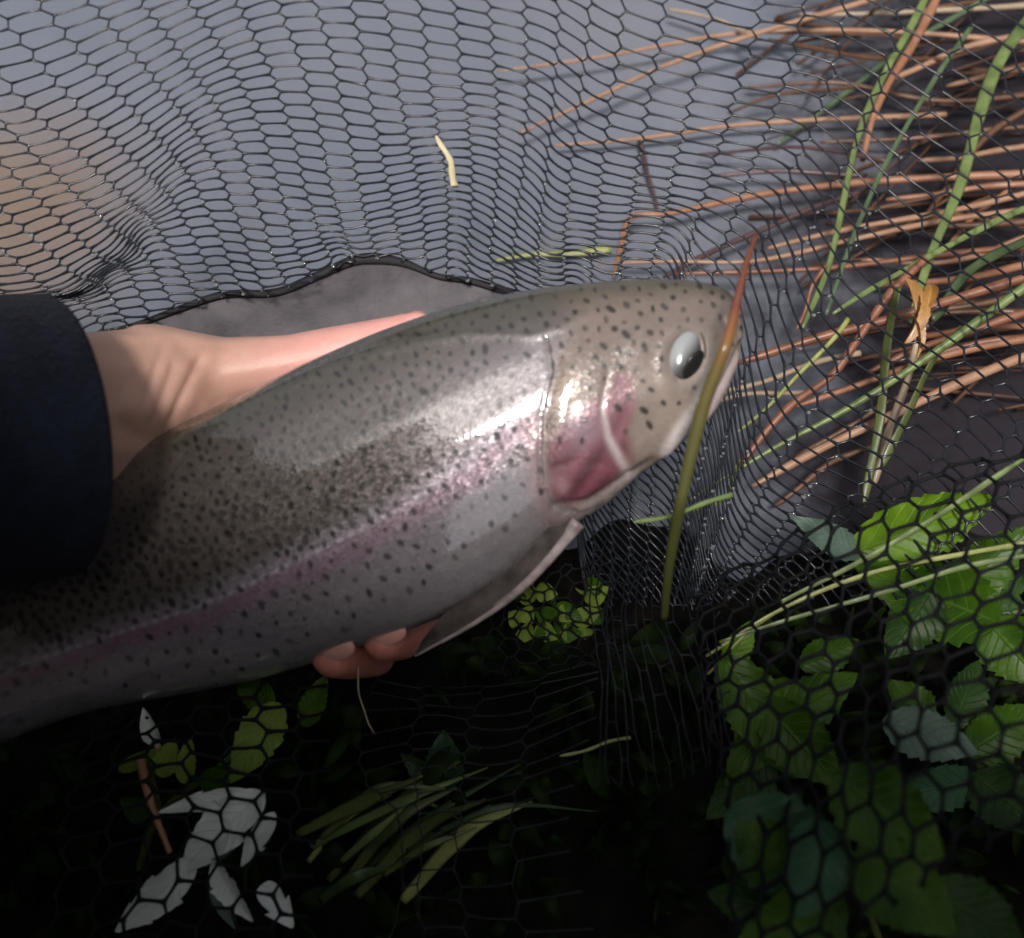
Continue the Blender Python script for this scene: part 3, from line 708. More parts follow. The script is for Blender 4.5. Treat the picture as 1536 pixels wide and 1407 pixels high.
# rows of cells read off the photograph, column by column: (first row number, crop origin x, y, crop scale, cell centres)
RG = {'A': (0, 0, 3.84), '1': (150, 0, 5.12), '2': (0, 220, 5.12), '3': (220, 220, 5.12), '4': (400, 0, 5.12), '5': (650, 0, 5.12),
      '6': (650, 200, 5.12), '7': (900, 0, 4.389), '8': (900, 200, 4.389), 'P': (0, 0, 1.0)}
CELLS = {
 -8: [('P', [0, 10, 20, 30, 34], [(-420,150),(-260,300),(-100,450),(20,540),(60,580)])],
 -6: [('P', [-4, 4, 12, 17, 18, 30, 32], [(-350,60),(-220,200),(-70,340),(15.6,412),(27,424),(110,468),(130,490)])],
 -5: [('P', [0, 10, 14, 15, 16, 17, 18, 30, 32], [(-240,130),(-50,300),(21.5,361.6),(39,375.7),(51.8,388),(64.8,399),(77.7,411),(150,456),(165,476)])],
 -4: [('P', [-6, 0, 6], [(-280,-20),(-170,100),(-60,215)]), ('2', 10.5, [(105,380),(178,445),(252,520),(328,592),(398,662),(465,730),(528,790),(583,842)]), ('P', [29.5, 30.5, 32.5], [(188.5,438.8),(195,454),(206,482)])],
 -3: [('P', [-4, 4], [(-190,-20),(-40,165)]), ('2', 8, [(150,108),(232,190),(320,262),(390,335),(465,400),(535,468),(597,530),(657,592),(717,650),(770,700)]), ('2', 29, [(1143,1058),(1182,1128),(1215,1210)])],
 -2: [('P', [-6, 0], [(-190,-80),(-70,70)]), ('A', 4.5, [(90,675),(157,740),(220,792),(282,850),(342,907),(400,960),(455,1012),(505,1058),(555,1112),(600,1150)]),
      ('2', 25, [(1205,793),(1245,857),(1283,920),(1320,990),(1355,1060),(1392,1128)])],
 -1: [('P', [-6], [(-110,-80)]), ('A', 1, [(60,325),(128,418),(198,492),(262,560),(328,625),(395,690),(452,742),(507,800),(560,850),(612,898),(660,940),(705,988),(748,1030)]),
      ('3', 23, [(225,650),(262,718),(292,790),(330,868),(367,935),(402,1000),(442,1065)])],
 0: [('A', -.5, [(170,125),(245,215),(315,305),(383,375),(445,437),(498,500),(555,560),(615,620),(670,680),(720,735),(768,780),(808,825),(850,865),(880,905)]),
     ('3', 19.5, [(295,370),(332,430),(372,497),(408,568),(445,645),(478,727),(510,805),(542,878),(575,945),(605,1012),(635,1080)])],
 1: [('A', 0, [(440,95),(503,170),(563,240),(620,305),(678,365),(728,425),(775,483),(823,540)]),
     ('1', 8, [(392,796),(447,865),(502,920),(550,978),(592,1025),(625,1070),(660,1118),(695,1165),(732,1217),(768,1272)]),
     ('3', 18, [(448,210),(485,280),(522,362),(560,450),(590,532),(625,610),(660,695),(688,775),(708,855),(735,927),(767,1000),(792,1070)])],
 2: [('A', .5, [(690,40)]), ('1', 1.5, [(230,135),(297,226),(363,312),(430,395),(487,470),(545,545),(600,620),(650,682),(695,740),(740,800),(782,858),(820,920),(858,982),(897,1047),(930,1110),(970,1185),(1005,1268)]),
     ('3', 18.5, [(683,230),(717,318),(745,405),(775,497),(800,592),(828,680),(858,768),(872,845),(902,915),(932,978),(960,1040)])],
 3: [('1', 2, [(540,65),(598,130),(658,220),(718,298),(768,378),(815,450),(860,520),(905,590),(950,655),(988,728),(1030,800),(1068,875),(1105,955),(1140,1040),(1175,1128),(1210,1220),(1240,1310)]),
     ('3', 19, [(912,280),(935,370),(962,465),(985,565),(1008,652),(1032,740),(1055,812),(1080,862),(1105,905),(1130,950),(1165,1010)])],
 4: [('1', 3.5, [(890,60),(945,130),(1000,215),(1045,298),(1088,380),(1130,465),(1172,548),(1213,632),(1250,712),(1288,803),(1320,900),(1352,993),(1385,1088),(1415,1190)]),
     ('3', 17.5, [(1078,160),(1103,250),(1130,350),(1153,445),(1175,530),(1200,612),(1222,685),(1245,745),(1265,785),(1290,830),(1330,905),(1360,965)])],
 5: [('1', 5, [(1240,75),(1280,165),(1325,258),(1365,358),(1405,455)]), ('4', 10, [(160,552),(195,652),(228,752),(257,855),(285,955),(308,1060),(335,1162),(357,1265)]),
     ('3', 18, [(1298,235),(1320,335),(1345,425),(1375,500),(1395,565),(1425,630),(1440,680),(1455,712),(1468,745),(1485,790),(1500,850)])],
 6: [('4', 5.5, [(250,70),(290,178),(325,285),(360,392),(392,498),(422,605),(447,718),(470,830),(492,930),(518,1035),(540,1140),(560,1245)]), ('P', [17.5, 19.5, 21.5, 23.5, 25.5, 28], [(513,262),(520,298),(527,325),(533,350),(540,368),(548,395)])],
 7: [('4', 6, [(540,115),(570,232),(600,345),(625,458),(650,578),(668,695),(690,808),(710,915),(730,1020),(755,1112),(772,1205),(795,1288)]), ('P', [18, 20, 22, 24, 26, 29], [(558,267),(564,298),(570,322),(574,343),(580,365),(590,398)])],
 8: [('4', 5.5, [(795,70),(818,195),(838,315),(858,440),(878,565),(893,678),(910,790),(930,895),(952,988),(970,1080),(992,1157),(1005,1228),(1022,1292)]), ('P', [18.5, 21, 23, 25, 27, 30], [(602,266),(610,300),(614,324),(617,348),(620,374),(625,418)])],
 9: [('4', 5, [(1045,40),(1065,168),(1083,292),(1098,418),(1115,537),(1130,652),(1145,757),(1165,850),(1182,937),(1200,1017),(1215,1087),(1232,1153),(1243,1217),(1255,1280)]), ('P', [19, 22, 24, 26, 28, 31], [(647,264),(652,301),(654,326),(655,352),(656,380),(657,425)])],
 10: [('4', 4.5, [(1310,30),(1322,148),(1335,275),(1350,402),(1360,515),(1373,618),(1388,715),(1405,803)]), ('5', 12.5, [(138,890),(152,965),(165,1033),(172,1103),(180,1170),(187,1235)]),
      ('6', 18.5, [(195,285),(200,350),(205,415),(207,480),(207,545),(205,610),(195,725-50),(190,740),(187,800),(184,860),(180,925),(175,1000),(170,1055)])],
 11: [('5', 4, [(295,35),(298,138),(308,253),(322,375),(335,490),(345,590),(355,680),(367,770),(375,850),(383,932),(388,1005),(395,1080),(398,1160)]),
      ('6', 17, [(397,215),(397,290),(395,365),(390,435),(387,505),(383,580),(377,650),(372,730),(362,795),(355,865),(355,935),(355,1010),(360,1070)])],
 12: [('5', 4.5, [(565,135),(575,255),(585,375),(597,480),(602,575),(605,675),(607,770),(608,865),(607,950),(605,1040),(602,1120),(600,1205)]),
      ('6', 16.5, [(595,265),(590,345),(580,420),(570,500),(560,575),(552,650),(545,730),(537,800),(530,860),(525,920),(525,975),(530,1030),(535,1090)])],
 13: [('5', 4, [(835,145),(838,270),(838,390),(838,500),(837,610),(832,720),(825,825),(820,925),(812,1020),(803,1120),(793,1210)]),
      ('6', 15, [(785,276),(770,355),(755,435),(745,510),(740,590),(730,660),(722,730),(712,800),(705,870),(700,930),(705,990),(715,1050)])],
 14: [('5', 3.5, [(1075,210),(1067,340),(1058,465),(1045,590),(1027,705),(1010,825),(1000,940),(985,1040),(975,1130)]),
      ('6', 12.5, [(965,206),(955,310),(945,395),(938,480),(930,560),(920,640),(912,715),(905,780),(900,840),(895,900),(895,950),(900,1000),(905,1050)])],
 15: [('5', 2, [(1310,150),(1295,300),(1285,430),(1270,560),(1250,685),(1235,805),(1220,910),(1205,1015),(1192,1110),(1182,1200)]),
      ('6', 12, [(1175,245),(1165,340),(1155,430),(1148,510),(1140,580),(1135,645),(1125,705),(1118,765),(1115,825),(1112,875),(1110,920),(1108,970),(1105,1030),(1105,1080)]), ('P', [40, 58], [(868,600),(880,900)])],
 16: [('7', .5, [(290,50),(262,175),(245,300),(232,400),(215,505),(195,610),(185,715),(165,815),(150,905)]),
      ('8', 9.5, [(145,107),(140,177),(130,247),(120,312),(110,377),(100,435),(95,495),(90,550),(85,610),(80,665),(75,720),(70,770),(60,830),(50,890)]), ('P', [38, 56], [(905,640),(905,900)])],
 17: [('7', 0, [(570,75),(545,210),(520,320),(500,430),(480,540),(462,640),(445,735),(425,820),(405,900),(395,980),(380,1060),(365,1130),(350,1195),(335,1260)]), ('P', [16, 19, 22, 36, 54], [(972,318),(962,356),(955,395),(935,640),(930,900)])],
 18: [('7', -.5, [(880,105),(855,225),(828,345),(800,450),(770,550),(745,640),(715,735),(690,825),(670,910),(648,980),(630,1050),(610,1125),(590,1200),(570,1270)]), ('P', [15.5, 18.5, 21.5, 34, 52], [(1023,325),(1012,365),(1002,403),(968,640),(955,900)])],
 19: [('7', -1, [(1205,100),(1165,225),(1135,335),(1100,450),(1065,550),(1030,650),(1000,735),(970,825),(940,905),(910,995),(880,1065),(855,1135),(830,1210)]), ('8', 12, [(800,400),(775,485),(750,575),(720,655),(700,725),(665,830)]), ('P', [32, 50], [(1005,640),(980,900)])],
 20: [('7', -.5, [(1440,180),(1425,320),(1395,440),(1360,545),(1320,650),(1280,745),(1245,835),(1210,925),(1170,1010),(1135,1090)]), ('8', 9.5, [(1105,300),(1075,385),(1045,465),(1010,560),(975,650),(940,735),(900,830)]), ('P', [30, 48], [(1045,650),(1003,900)])],
 23: [('P', [-4, -.5, 2, 5.5, 9.5, 13.5, 18, 25, 34, 44], [(1500,40),(1443,156),(1400,232),(1340,335),(1280,440),(1220,545),(1158,655),(1110,760),(1070,850),(1040,930)])],
 26: [('P', [-6, -.5, 4, 9, 14, 19, 26, 36], [(1720,150),(1643,306),(1560,430),(1470,560),(1380,675),(1290,770),(1200,850),(1110,930)])],
 29: [('P', [-6, -.5, 5, 11, 17, 24, 32], [(1900,300),(1830,450),(1700,600),(1560,735),(1430,835),(1290,910),(1170,960)])],
}
VS = np.arange(-14, 60, .25)
GU = sorted(CELLS); TAB = np.zeros((len(GU), len(VS), 2))
for gi_, u in enumerate(GU):
    vk, pk_ = [], []
    for reg, v_0, pts in CELLS[u]:
        ox, oy, sc_ = RG[reg]
        for i_, (x, y) in enumerate(pts):
            vk.append(v_0[i_] if isinstance(v_0, list) else v_0 + i_); pk_.append((ox + x / sc_, oy + y / sc_))
    o_ = np.argsort(vk); vk = np.array(vk, float)[o_]; pk_ = np.array(pk_, float)[o_]
    if len(vk) > 6:                                   # take reading noise out of the chain
        for _ in range(2):
            q_ = pk_.copy(); w1_ = (vk[2:] - vk[1:-1])[:, None]; w0_ = (vk[1:-1] - vk[:-2])[:, None]
            lin = (pk_[:-2] * w1_ + pk_[2:] * w0_) / (w0_ + w1_)
            near = ((w0_ < 2.5) & (w1_ < 2.5))
            q_[1:-1] = np.where(near, .5 * pk_[1:-1] + .5 * lin, pk_[1:-1]); pk_ = q_
    TAB[gi_] = hermite(vk, pk_, VS)
GU = np.array(GU, float)
def MA(u, v):
    """net lattice -> photo pixel"""
    sh = u.shape; u = u.ravel(); v = v.ravel()
    kf = np.clip((v - VS[0]) / .25, 0, len(VS) - 1.001); k = kf.astype(int); t = (kf - k)[:, None]
    out = np.empty((len(u), 2))
    uu = np.unique(np.round(u, 4))
    full = hermite(GU, TAB, uu)                       # (nu, nv, 2)
    idx = np.searchsorted(uu, np.round(u, 4))
    out = full[idx, k] * (1 - t) + full[idx, np.minimum(k + 1, len(VS) - 1)] * t
    out[:, 0] += .7 * np.sin(v * 1.1 + u * .7) + .5 * np.sin(u * 5.1 + v * 2.3)
    out[:, 1] += .6 * np.sin(u * .9 + v * .37) + .4 * np.sin(u * 4.3 + v * 3.1)
    return out.reshape(sh + (2,))

def lattice_edges(u0, u1, v0, v1, delta=.085):
    """edges of an elongated hexagon net: (E,2,2) lattice coordinates and type"""
    E = []
    for i in range(u0, u1):
        for k in range(2 * v0, 2 * v1):
            v = k / 2
            def vx(i_, k_):
                # chain i_: half rows where column i_ (to its left) has its bars stick out left
                left = (k_ % 2) == (i_ % 2)
                return (i_ + (-delta if left else delta), k_ / 2)
            E.append((vx(i, k), vx(i, k + 1), 0))
            # bar of the column between chain i and i+1: from chain i (pointing right) to chain i+1 (pointing left)
            if (k % 2) != (i % 2):
                E.append((vx(i, k), vx(i + 1, k), 1))
    return E

def net_tubes(name, E, mapping, depth, keep, rad, nseg=4, sides=5, mat_=None):
    A = np.array([e[0] for e in E]); B = np.array([e[1] for e in E])
    t = np.linspace(0, 1, nseg + 1)
    UV = A[:, None, :] * (1 - t)[None, :, None] + B[:, None, :] * t[None, :, None]
    XY = mapping(UV[..., 0], UV[..., 1])
    midp = XY[:, nseg // 2]
    length = np.linalg.norm(XY[:, -1] - XY[:, 0], axis=1)
    k = keep(midp[:, 0], midp[:, 1]) & (length < 160) & (length > 2.0)
    XY = XY[k]; UV = UV[k]
    D = depth(XY[..., 0], XY[..., 1], UV[..., 0], UV[..., 1])
    C = P(XY[..., 0], XY[..., 1], D)
    E_ = len(C)
    T = np.gradient(C, axis=1); T /= np.linalg.norm(T, axis=-1, keepdims=True) + 1e-12
    a = np.cross(T, -FW); a /= np.linalg.norm(a, axis=-1, keepdims=True) + 1e-9; b = np.cross(a, T)
    endd = np.minimum(t, 1 - t)
    Rr = rad * (1 + .55 * np.exp(-(endd / .10) ** 2))[None, :] * rng.uniform(.88, 1.14, (E_, 1))
    ang = np.arange(sides) * 2 * math.pi / sides
    VV = C[:, :, None, :] + Rr[:, :, None, None] * (np.cos(ang)[:, None] * a[:, :, None, :] + np.sin(ang)[:, None] * b[:, :, None, :])
    ring = nseg + 1
    e = (np.arange(E_) * ring * sides)[:, None, None]; r_ = (np.arange(nseg) * sides)[None, :, None]; j = np.arange(sides)[None, None, :]; j2 = (j + 1) % sides
    Q = np.stack([e + r_ + j, e + r_ + j2, e + r_ + sides + j2, e + r_ + sides + j], -1).reshape(-1, 4)
    return link(name, fast_mesh(name, VV.reshape(-1, 3), Q), mat_ or M_NET, net)

SEAM = [(150, 500), (200, 488), (262, 466), (330, 443), (420, 437), (480, 412), (540, 389), (600, 393), (660, 415), (700, 420), (750, 434), (800, 446)]
seam_s = smooth_poly(SEAM, 120)
def keepA(x, y):
    sy = np.interp(x, seam_s[:, 0], seam_s[:, 1])
    ok = ~((x > 170) & (x < 800) & (y > sy))
    ok &= ~((x <= 170) & (y > 620)) & ~((x < 860) & (y > 640))
    ok &= (x > -220) & (x < 1760) & (y > -220) & (y < 905)
    return ok
def depthA(x, y, u, v):
    dw = dwater(x, np.clip(y, -300, 900))
    base = np.interp(y, [-250, 0, 250, 420, 600, 900], [.70, .66, .615, .585, .565, .53])
    base = base - .05 * sstep(1050, 1536, x) * sstep(250, 700, y)
    wr = .006 * np.sin(u * .55 + v * .12) + .004 * np.sin(u * 1.1 - v * .21 + 1)
    return np.minimum(base + wr, dw - .012)
EA = lattice_edges(-9, 30, -13, 58)
net_tubes('mesh_bag', EA, lambda u, v: MA(u - .5, v + .5), depthA, keepA, .00061)

# water drops left hanging in the corners of the cells
def net_drops():
    M_DROP = mat('water_drop', (.9, .93, .95), .03, IOR=1.33, **{'Transmission Weight': .85})
    VV, FF, base = [], [], 0
    bm = bmesh.new(); bmesh.ops.create_icosphere(bm, subdivisions=2, radius=1.0)
    sv = np.array([v_.co for v_ in bm.verts]); sf = np.array([[v_.index for v_ in f_.verts] for f_ in bm.faces]); bm.free()
    n_ = 900
    i_ = rng.integers(-6, 26, n_); k_ = rng.integers(-10, 80, n_)
    left = (k_ % 2) == (i_ % 2)
    u_ = i_ + np.where(left, -.085, .085) - .5; v_ = k_ / 2 + .5
    xy = MA(u_, v_)
    ok = keepA(xy[:, 0], xy[:, 1]) & (xy[:, 0] > -40) & (xy[:, 0] < 1580) & (xy[:, 1] > -40)
    d_ = depthA(xy[:, 0], xy[:, 1], i_.astype(float), v_)
    side_ = np.where(left, 1.0, -1.0)
    C_ = P(xy[:, 0] + side_ * 3.0, xy[:, 1] + 2.0, d_ - .0006)[ok]
    R__ = rng.uniform(.0006, .00115, len(C_))
    for c_, q_ in zip(C_, R__):
        VV.append(sv * q_ * np.array([1.2, 1.0, .8]) + c_); FF.append(sf + base); base += len(sv)
    link('water_drops', fast_mesh('water_drops', np.concatenate(VV), np.concatenate(FF)), M_DROP, net, kind='stuff')
net_drops()

# smooth fabric base panel with its bound black edge, behind the hand
M_PANEL = mat('net_base_cloth', (.115, .108, .118), .6)
noise_mix(M_PANEL, (.060, .055, .063), (.105, .096, .106), scale=60, detail=5, bump=.4, bscale=500, bdist=.0008)
n, mrow = 120, 24
low = np.stack([np.linspace(120, 850, n), np.linspace(800, 720, n)], 1)
t = np.linspace(0, 1, mrow)
X = seam_s[:, None, 0] * (1 - t) + low[:, None, 0] * t; Y = seam_s[:, None, 1] * (1 - t) + low[:, None, 1] * t
Dp = np.interp(seam_s[:, 0], [150, 540, 800], [.590, .600, .590])[:, None] * (1 - t) + .575 * t + .003 * np.sin(X / 47 + Y / 31) * np.sin(Y / 39)
I = np.arange(n * mrow).reshape(n, mrow)
Q = np.stack([I[:-1, :-1], I[:-1, 1:], I[1:, 1:], I[1:, :-1]], -1).reshape(-1, 4)
Ap = P(X, Y, Dp).reshape(-1, 3); Bp = P(X, Y, Dp + .0012).reshape(-1, 3)
link('base_panel', fast_mesh('base_panel', np.concatenate([Ap, Bp]), np.concatenate([Q, Q[:, ::-1] + n * mrow])), M_PANEL, net)
M_SEAM = mat('net_binding', (.012, .011, .014), .7)
wid = np.interp(seam_s[:, 0], [150, 300, 500, 560, 640, 760, 800], [.0012, .0020, .0026, .0034, .0016, .0022, .0016])
Vs, Fs = frame_tube(P(seam_s[:, 0], seam_s[:, 1], Dp[:, 0] - .0015), wid, 8, flat=.5)
link('binding', new_mesh('binding', Vs, Fs), M_SEAM, net)

# lower folds of the bag, drawn over the plants: (control grid of pixels, cell counts, depth)
def fold_panel(name, grid, ncol, nrow, depth_grid, rad, delta=.13, keep=None, nseg=4, m=None):
    G = np.array(grid, float)                        # rows x cols x 2
    nr, nc = G.shape[:2]
    def mp(u, v):
        sh = u.shape; uu = u.ravel() / ncol * (nc - 1); vv_ = v.ravel() / nrow * (nr - 1)
        uq = np.unique(np.round(uu, 5)); t1 = hermite(np.arange(nc), np.swapaxes(G, 0, 1), uq)      # (nu, nr, 2)
        iu = np.searchsorted(uq, np.round(uu, 5))
        k = np.clip(vv_.astype(int), 0, nr - 2); f = (vv_ - k)[:, None]
        r = t1[iu]
        m0 = np.arange(len(uu))
        p0 = r[m0, np.clip(k - 1, 0, nr - 1)]; p1 = r[m0, k]; p2 = r[m0, k + 1]; p3 = r[m0, np.clip(k + 2, 0, nr - 1)]
        o = .5 * (2 * p1 + (p2 - p0) * f + (2 * p0 - 5 * p1 + 4 * p2 - p3) * f ** 2 + (3 * p1 - p0 - 3 * p2 + p3) * f ** 3)
        o[:, 0] += 5 * np.sin(v.ravel() * .9 + u.ravel() * .5) + 3 * np.sin(u.ravel() * 2.7 + v.ravel() * 1.9); o[:, 1] += 5 * np.sin(u.ravel() * .7 - v.ravel() * .6) + 3 * np.sin(v.ravel() * 2.3 - u.ravel() * 1.7)
        return o.reshape(sh + (2,))
    DG = np.array(depth_grid, float)
    def dp(x, y, u, v):
        a = np.clip(u / ncol, 0, 1) * (DG.shape[1] - 1); b = np.clip(v / nrow, 0, 1) * (DG.shape[0] - 1)
        ia = np.clip(a.astype(int), 0, DG.shape[1] - 2); ib = np.clip(b.astype(int), 0, DG.shape[0] - 2); fa = a - ia; fb = b - ib
        return (DG[ib, ia] * (1 - fa) + DG[ib, ia + 1] * fa) * (1 - fb) + (DG[ib + 1, ia] * (1 - fa) + DG[ib + 1, ia + 1] * fa) * fb + .003 * np.sin(u * .9 + v * .7)
    E = lattice_edges(0, ncol, 0, nrow, delta)
    return net_tubes(name, E, mp, dp, keep or (lambda x, y: x > -1e5), rad, nseg=nseg, mat_=m or M_NETD)
fold_panel('mesh_fold', [[(1040, 890), (1200, 790), (1370, 720), (1600, 640)], [(1060, 1020), (1230, 940), (1400, 880), (1640, 820)],
                         [(1090, 1200), (1260, 1120), (1430, 1050), (1680, 990)], [(1100, 1480), (1290, 1380), (1480, 1280), (1720, 1200)]],
           12, 12, [[.49, .47, .46], [.42, .39, .385], [.335, .315, .31]], .00078, delta=.12)
fold_panel('mesh_fold', [[(560, 1010), (660, 1030), (780, 1010), (900, 990)], [(540, 1130), (650, 1110), (760, 1120), (900, 1060)],
                         [(600, 1250), (640, 1240), (740, 1235), (860, 1210)], [(590, 1440), (660, 1420), (760, 1430), (900, 1420)]],
           4, 13, [[.50, .50], [.46, .46], [.43, .43]], .00034, delta=.05, m=M_NETH)
fold_panel('mesh_fold', [[(890, 800), (960, 830), (1030, 850), (1110, 850)], [(880, 900), (940, 910), (1000, 920), (1080, 900)],
                         [(900, 1010), (960, 1030), (1030, 1010), (1090, 980)], [(900, 1180), (980, 1180), (1060, 1150), (1110, 1110)]],
           14, 5, [[.53, .52], [.47, .47], [.45, .44]], .00034, delta=.1, m=M_NETH)
fold_panel('mesh_fold', [[(170, 1040), (270, 1010), (370, 1000), (500, 1000)], [(120, 1150), (250, 1110), (380, 1110), (500, 1100)],
                         [(100, 1260), (240, 1240), (360, 1260), (480, 1270)], [(60, 1440), (200, 1420), (330, 1440), (470, 1440)]],
           7, 10, [[.49, .49], [.445, .445], [.42, .42]], .00075, delta=.12)
fold_panel('mesh_fold', [[(740, 850), (800, 850), (860, 850), (930, 840)], [(740, 920), (800, 920), (860, 930), (930, 930)], [(730, 1010), (800, 1010), (870, 1000), (940, 1000)]],
           9, 7, [[.50, .50], [.48, .48]], .00050, delta=.2)

# ================================================================ REEDS AND GRASS
def plantmat(name, c1, c2, rough=.45, stretch=(1, 1, 1), scale=60, coat=.25):
    m = mat(name, c1, rough, **{'Coat Weight': coat, 'Coat Roughness': .2})
    noise_mix(m, c1, c2, scale=scale, detail=4, bump=.35, bscale=300, bdist=.0008, lo=.3, hi=.7)
    return m
MR = {
    'orange': plantmat('reed_orange', (.30, .13, .07), (.46, .235, .135)),
    'red': plantmat('reed_red', (.20, .072, .042), (.33, .145, .08)),
    'tan': plantmat('reed_tan', (.36, .20, .12), (.55, .33, .21)),
    'pale': plantmat('reed_pale', (.38, .29, .20), (.55, .43, .30)),
    'brown': plantmat('reed_brown', (.10, .05, .028), (.20, .10, .055)),
    'purple': plantmat('reed_purple', (.075, .04, .045), (.14, .075, .075)),
    'green': plantmat('blade_green', (.11, .165, .05), (.22, .30, .10)),
    'olive': plantmat('blade_olive', (.06, .085, .02), (.13, .16, .045)),
    'dgreen': plantmat('blade_dark_green', (.025, .05, .014), (.06, .10, .03)),
    'lime': plantmat('blade_lime', (.24, .28, .07), (.42, .46, .15)),
    'teal': plantmat('blade_teal', (.07, .12, .06), (.13, .20, .10)),
    'yellow': plantmat('leaf_yellow', (.55, .50, .27), (.75, .70, .46)),
    'amber': plantmat('leaf_amber', (.24, .10, .02), (.52, .30, .09)),
}
def reed(pts, w0, w1, m, label, group=None, kind='reed', name=None, lift=None, flat=None, twist=0, dd=None, nodes=True):
    """pts photo pixels; lift = metres above the water (or dd depths)"""
    n = max(18, len(pts) * 9)
    pts = np.array(pts, float)
    c = smooth_poly(pts[:, :2], n)
    tt = np.linspace(0, 1, n)
    if dd is not None:
        d = np.interp(tt, np.linspace(0, 1, len(dd)), dd)
    else:
        z = np.interp(tt, np.linspace(0, 1, len(lift)), lift)
        d = dwater(c[:, 0], c[:, 1], z)
    wob = rng.uniform(0, 6)
    c = c + np.stack([1.6 * np.sin(tt * 9 + wob), 1.6 * np.cos(tt * 7 + wob)], 1)
    C = P(c[:, 0], c[:, 1], d)
    ww = np.interp(tt, [0, .08, .6, 1], [w0 * .55, w0, (w0 + w1) / 2, w1])
    R_ = ww / 2 * d / FPX
    blade = kind == 'blade'
    R_ = R_ * (1 + .08 * np.sin(tt * 23 + wob))
    Vv, Ff = frame_tube(C, R_, 8, flat=(flat or (.22 if blade else .9)), twist=twist)
    me = new_mesh(name or ('sedge' if blade else 'reed'), Vv, Ff)
    cat = 'sedge' if blade else 'reed'
    o = link(name or ('sedge' if blade else 'reed'), me, MR[m], None, label, cat, group)
    return o
lw = (.015, .03, .05)
G1_ = 'dry reed stems over the water'
reed([(745, 106), (900, 84), (1100, 52), (1300, 47), (1560, 62)], 5, 9, 'tan', 'thin pinkish dry reed stem nearest the top edge, lying almost level', G1_, lift=(.02, .03))
reed([(776, 202), (900, 146), (1000, 97), (1130, 50), (1280, 9), (1360, -15)], 6, 10, 'tan', 'bright tan reed stem slanting up out of the open grey water to the top edge', G1_, lift=(.02, .05))
reed([(830, 218), (970, 208), (1100, 189), (1200, 180), (1420, 172)], 6, 9, 'tan', 'dull tan reed stem below the bright slanting one, with a drooping broken strip', G1_, lift=(.012, .02))
reed([(957, 206), (966, 240), (980, 290), (985, 320)], 8, 5, 'purple', 'short dark broken strip hanging from a dull tan reed above the bent reed', G1_, lift=(.010, .006))
reed([(921, 414), (932, 365), (941, 329), (1000, 320), (1130, 295), (1280, 276), (1400, 266), (1560, 258)], 9, 13, 'orange', 'orange reed stem bent sharply into an elbow just above the trout', G1_, lift=(.02, .025, .03, .045))
reed([(995, 418), (1100, 362), (1200, 320), (1290, 290)], 9, 8, 'purple', 'dark purple-brown reed stem slanting up from the back of the trout head', G1_, lift=(.02, .03))
reed([(1150, 372), (1250, 350), (1400, 320), (1560, 286)], 8, 10, 'tan', 'tan reed stem fanning right between the elbow reed and the level reddish reed', G1_, lift=(.03, .05))
reed([(900, 396), (1010, 391), (1120, 391), (1280, 360), (1430, 330), (1560, 312)], 6, 10, 'tan', 'pale tan reed just above the trout head running to the right edge', G1_, lift=(.02, .05))
reed([(1010, 412), (1120, 407), (1250, 400), (1400, 385), (1560, 368)], 7, 11, 'red', 'reddish reed stem running level from above the trout eye', G1_, lift=(.03, .055))
reed([(1412, -12), (1370, 62), (1338, 118), (1308, 186), (1292, 240)], 15, 8, 'orange', 'steep orange-brown reed stem crossing the bright green blade near the top', G1_, lift=(.07, .05))
reed([(1335, 118), (1440, 76), (1560, 44)], 9, 12, 'tan', 'tan reed stem rising to the right edge near the top corner', G1_, lift=(.05, .07))
reed([(1106, 543), (1200, 515), (1330, 481), (1450, 441), (1570, 405)], 13, 16, 'red', 'thick brick-red broken reed stem with its end pointing at the trout snout', G1_, dd=(0.615, 0.595))
reed([(1072, 592), (1130, 576), (1205, 550), (1290, 530)], 8, 9, 'pale', 'short pale straw reed touching the trout jaw, upper of two', G1_, dd=(0.630, 0.635))
reed([(1070, 602), (1140, 590), (1210, 588)], 7, 7, 'pale', 'short pale straw reed touching the trout jaw, lower of two', G1_, dd=(0.635, 0.645))
reed([(1108, 700), (1150, 648), (1185, 612), (1250, 560), (1290, 500), (1335, 440), (1390, 390)], 11, 14, 'red', 'curving russet reed stem climbing from under the jaw to the dry curled leaf', G1_, dd=(0.605, 0.605))
reed([(1130, 730), (1250, 662), (1360, 612), (1450, 572), (1570, 522)], 12, 17, 'tan', 'broad tan reed stem just above the patch of dark open water', G1_, dd=(0.615, 0.615))
reed([(1190, 610), (1290, 575), (1400, 540), (1570, 500)], 9, 13, 'orange', 'orange reed stem second above the patch of dark open water', G1_, dd=(0.630, 0.625))
reed([(1300, 560), (1400, 515), (1500, 480), (1570, 462)], 10, 14, 'red', 'red-brown reed stem third above the patch of dark open water', G1_, dd=(0.635, 0.625))
reed([(1196, 495), (1214, 444), (1236, 398)], 5, 8, 'red', 'short reddish twig beside the lower end of the bright green blade', G1_, dd=(0.635, 0.635))
reed([(1308, 728), (1330, 662), (1362, 560), (1380, 500)], 13, 10, 'pale', 'upright straw-coloured reed stem at the left of the dark open water', G1_, dd=(0.610, 0.615))
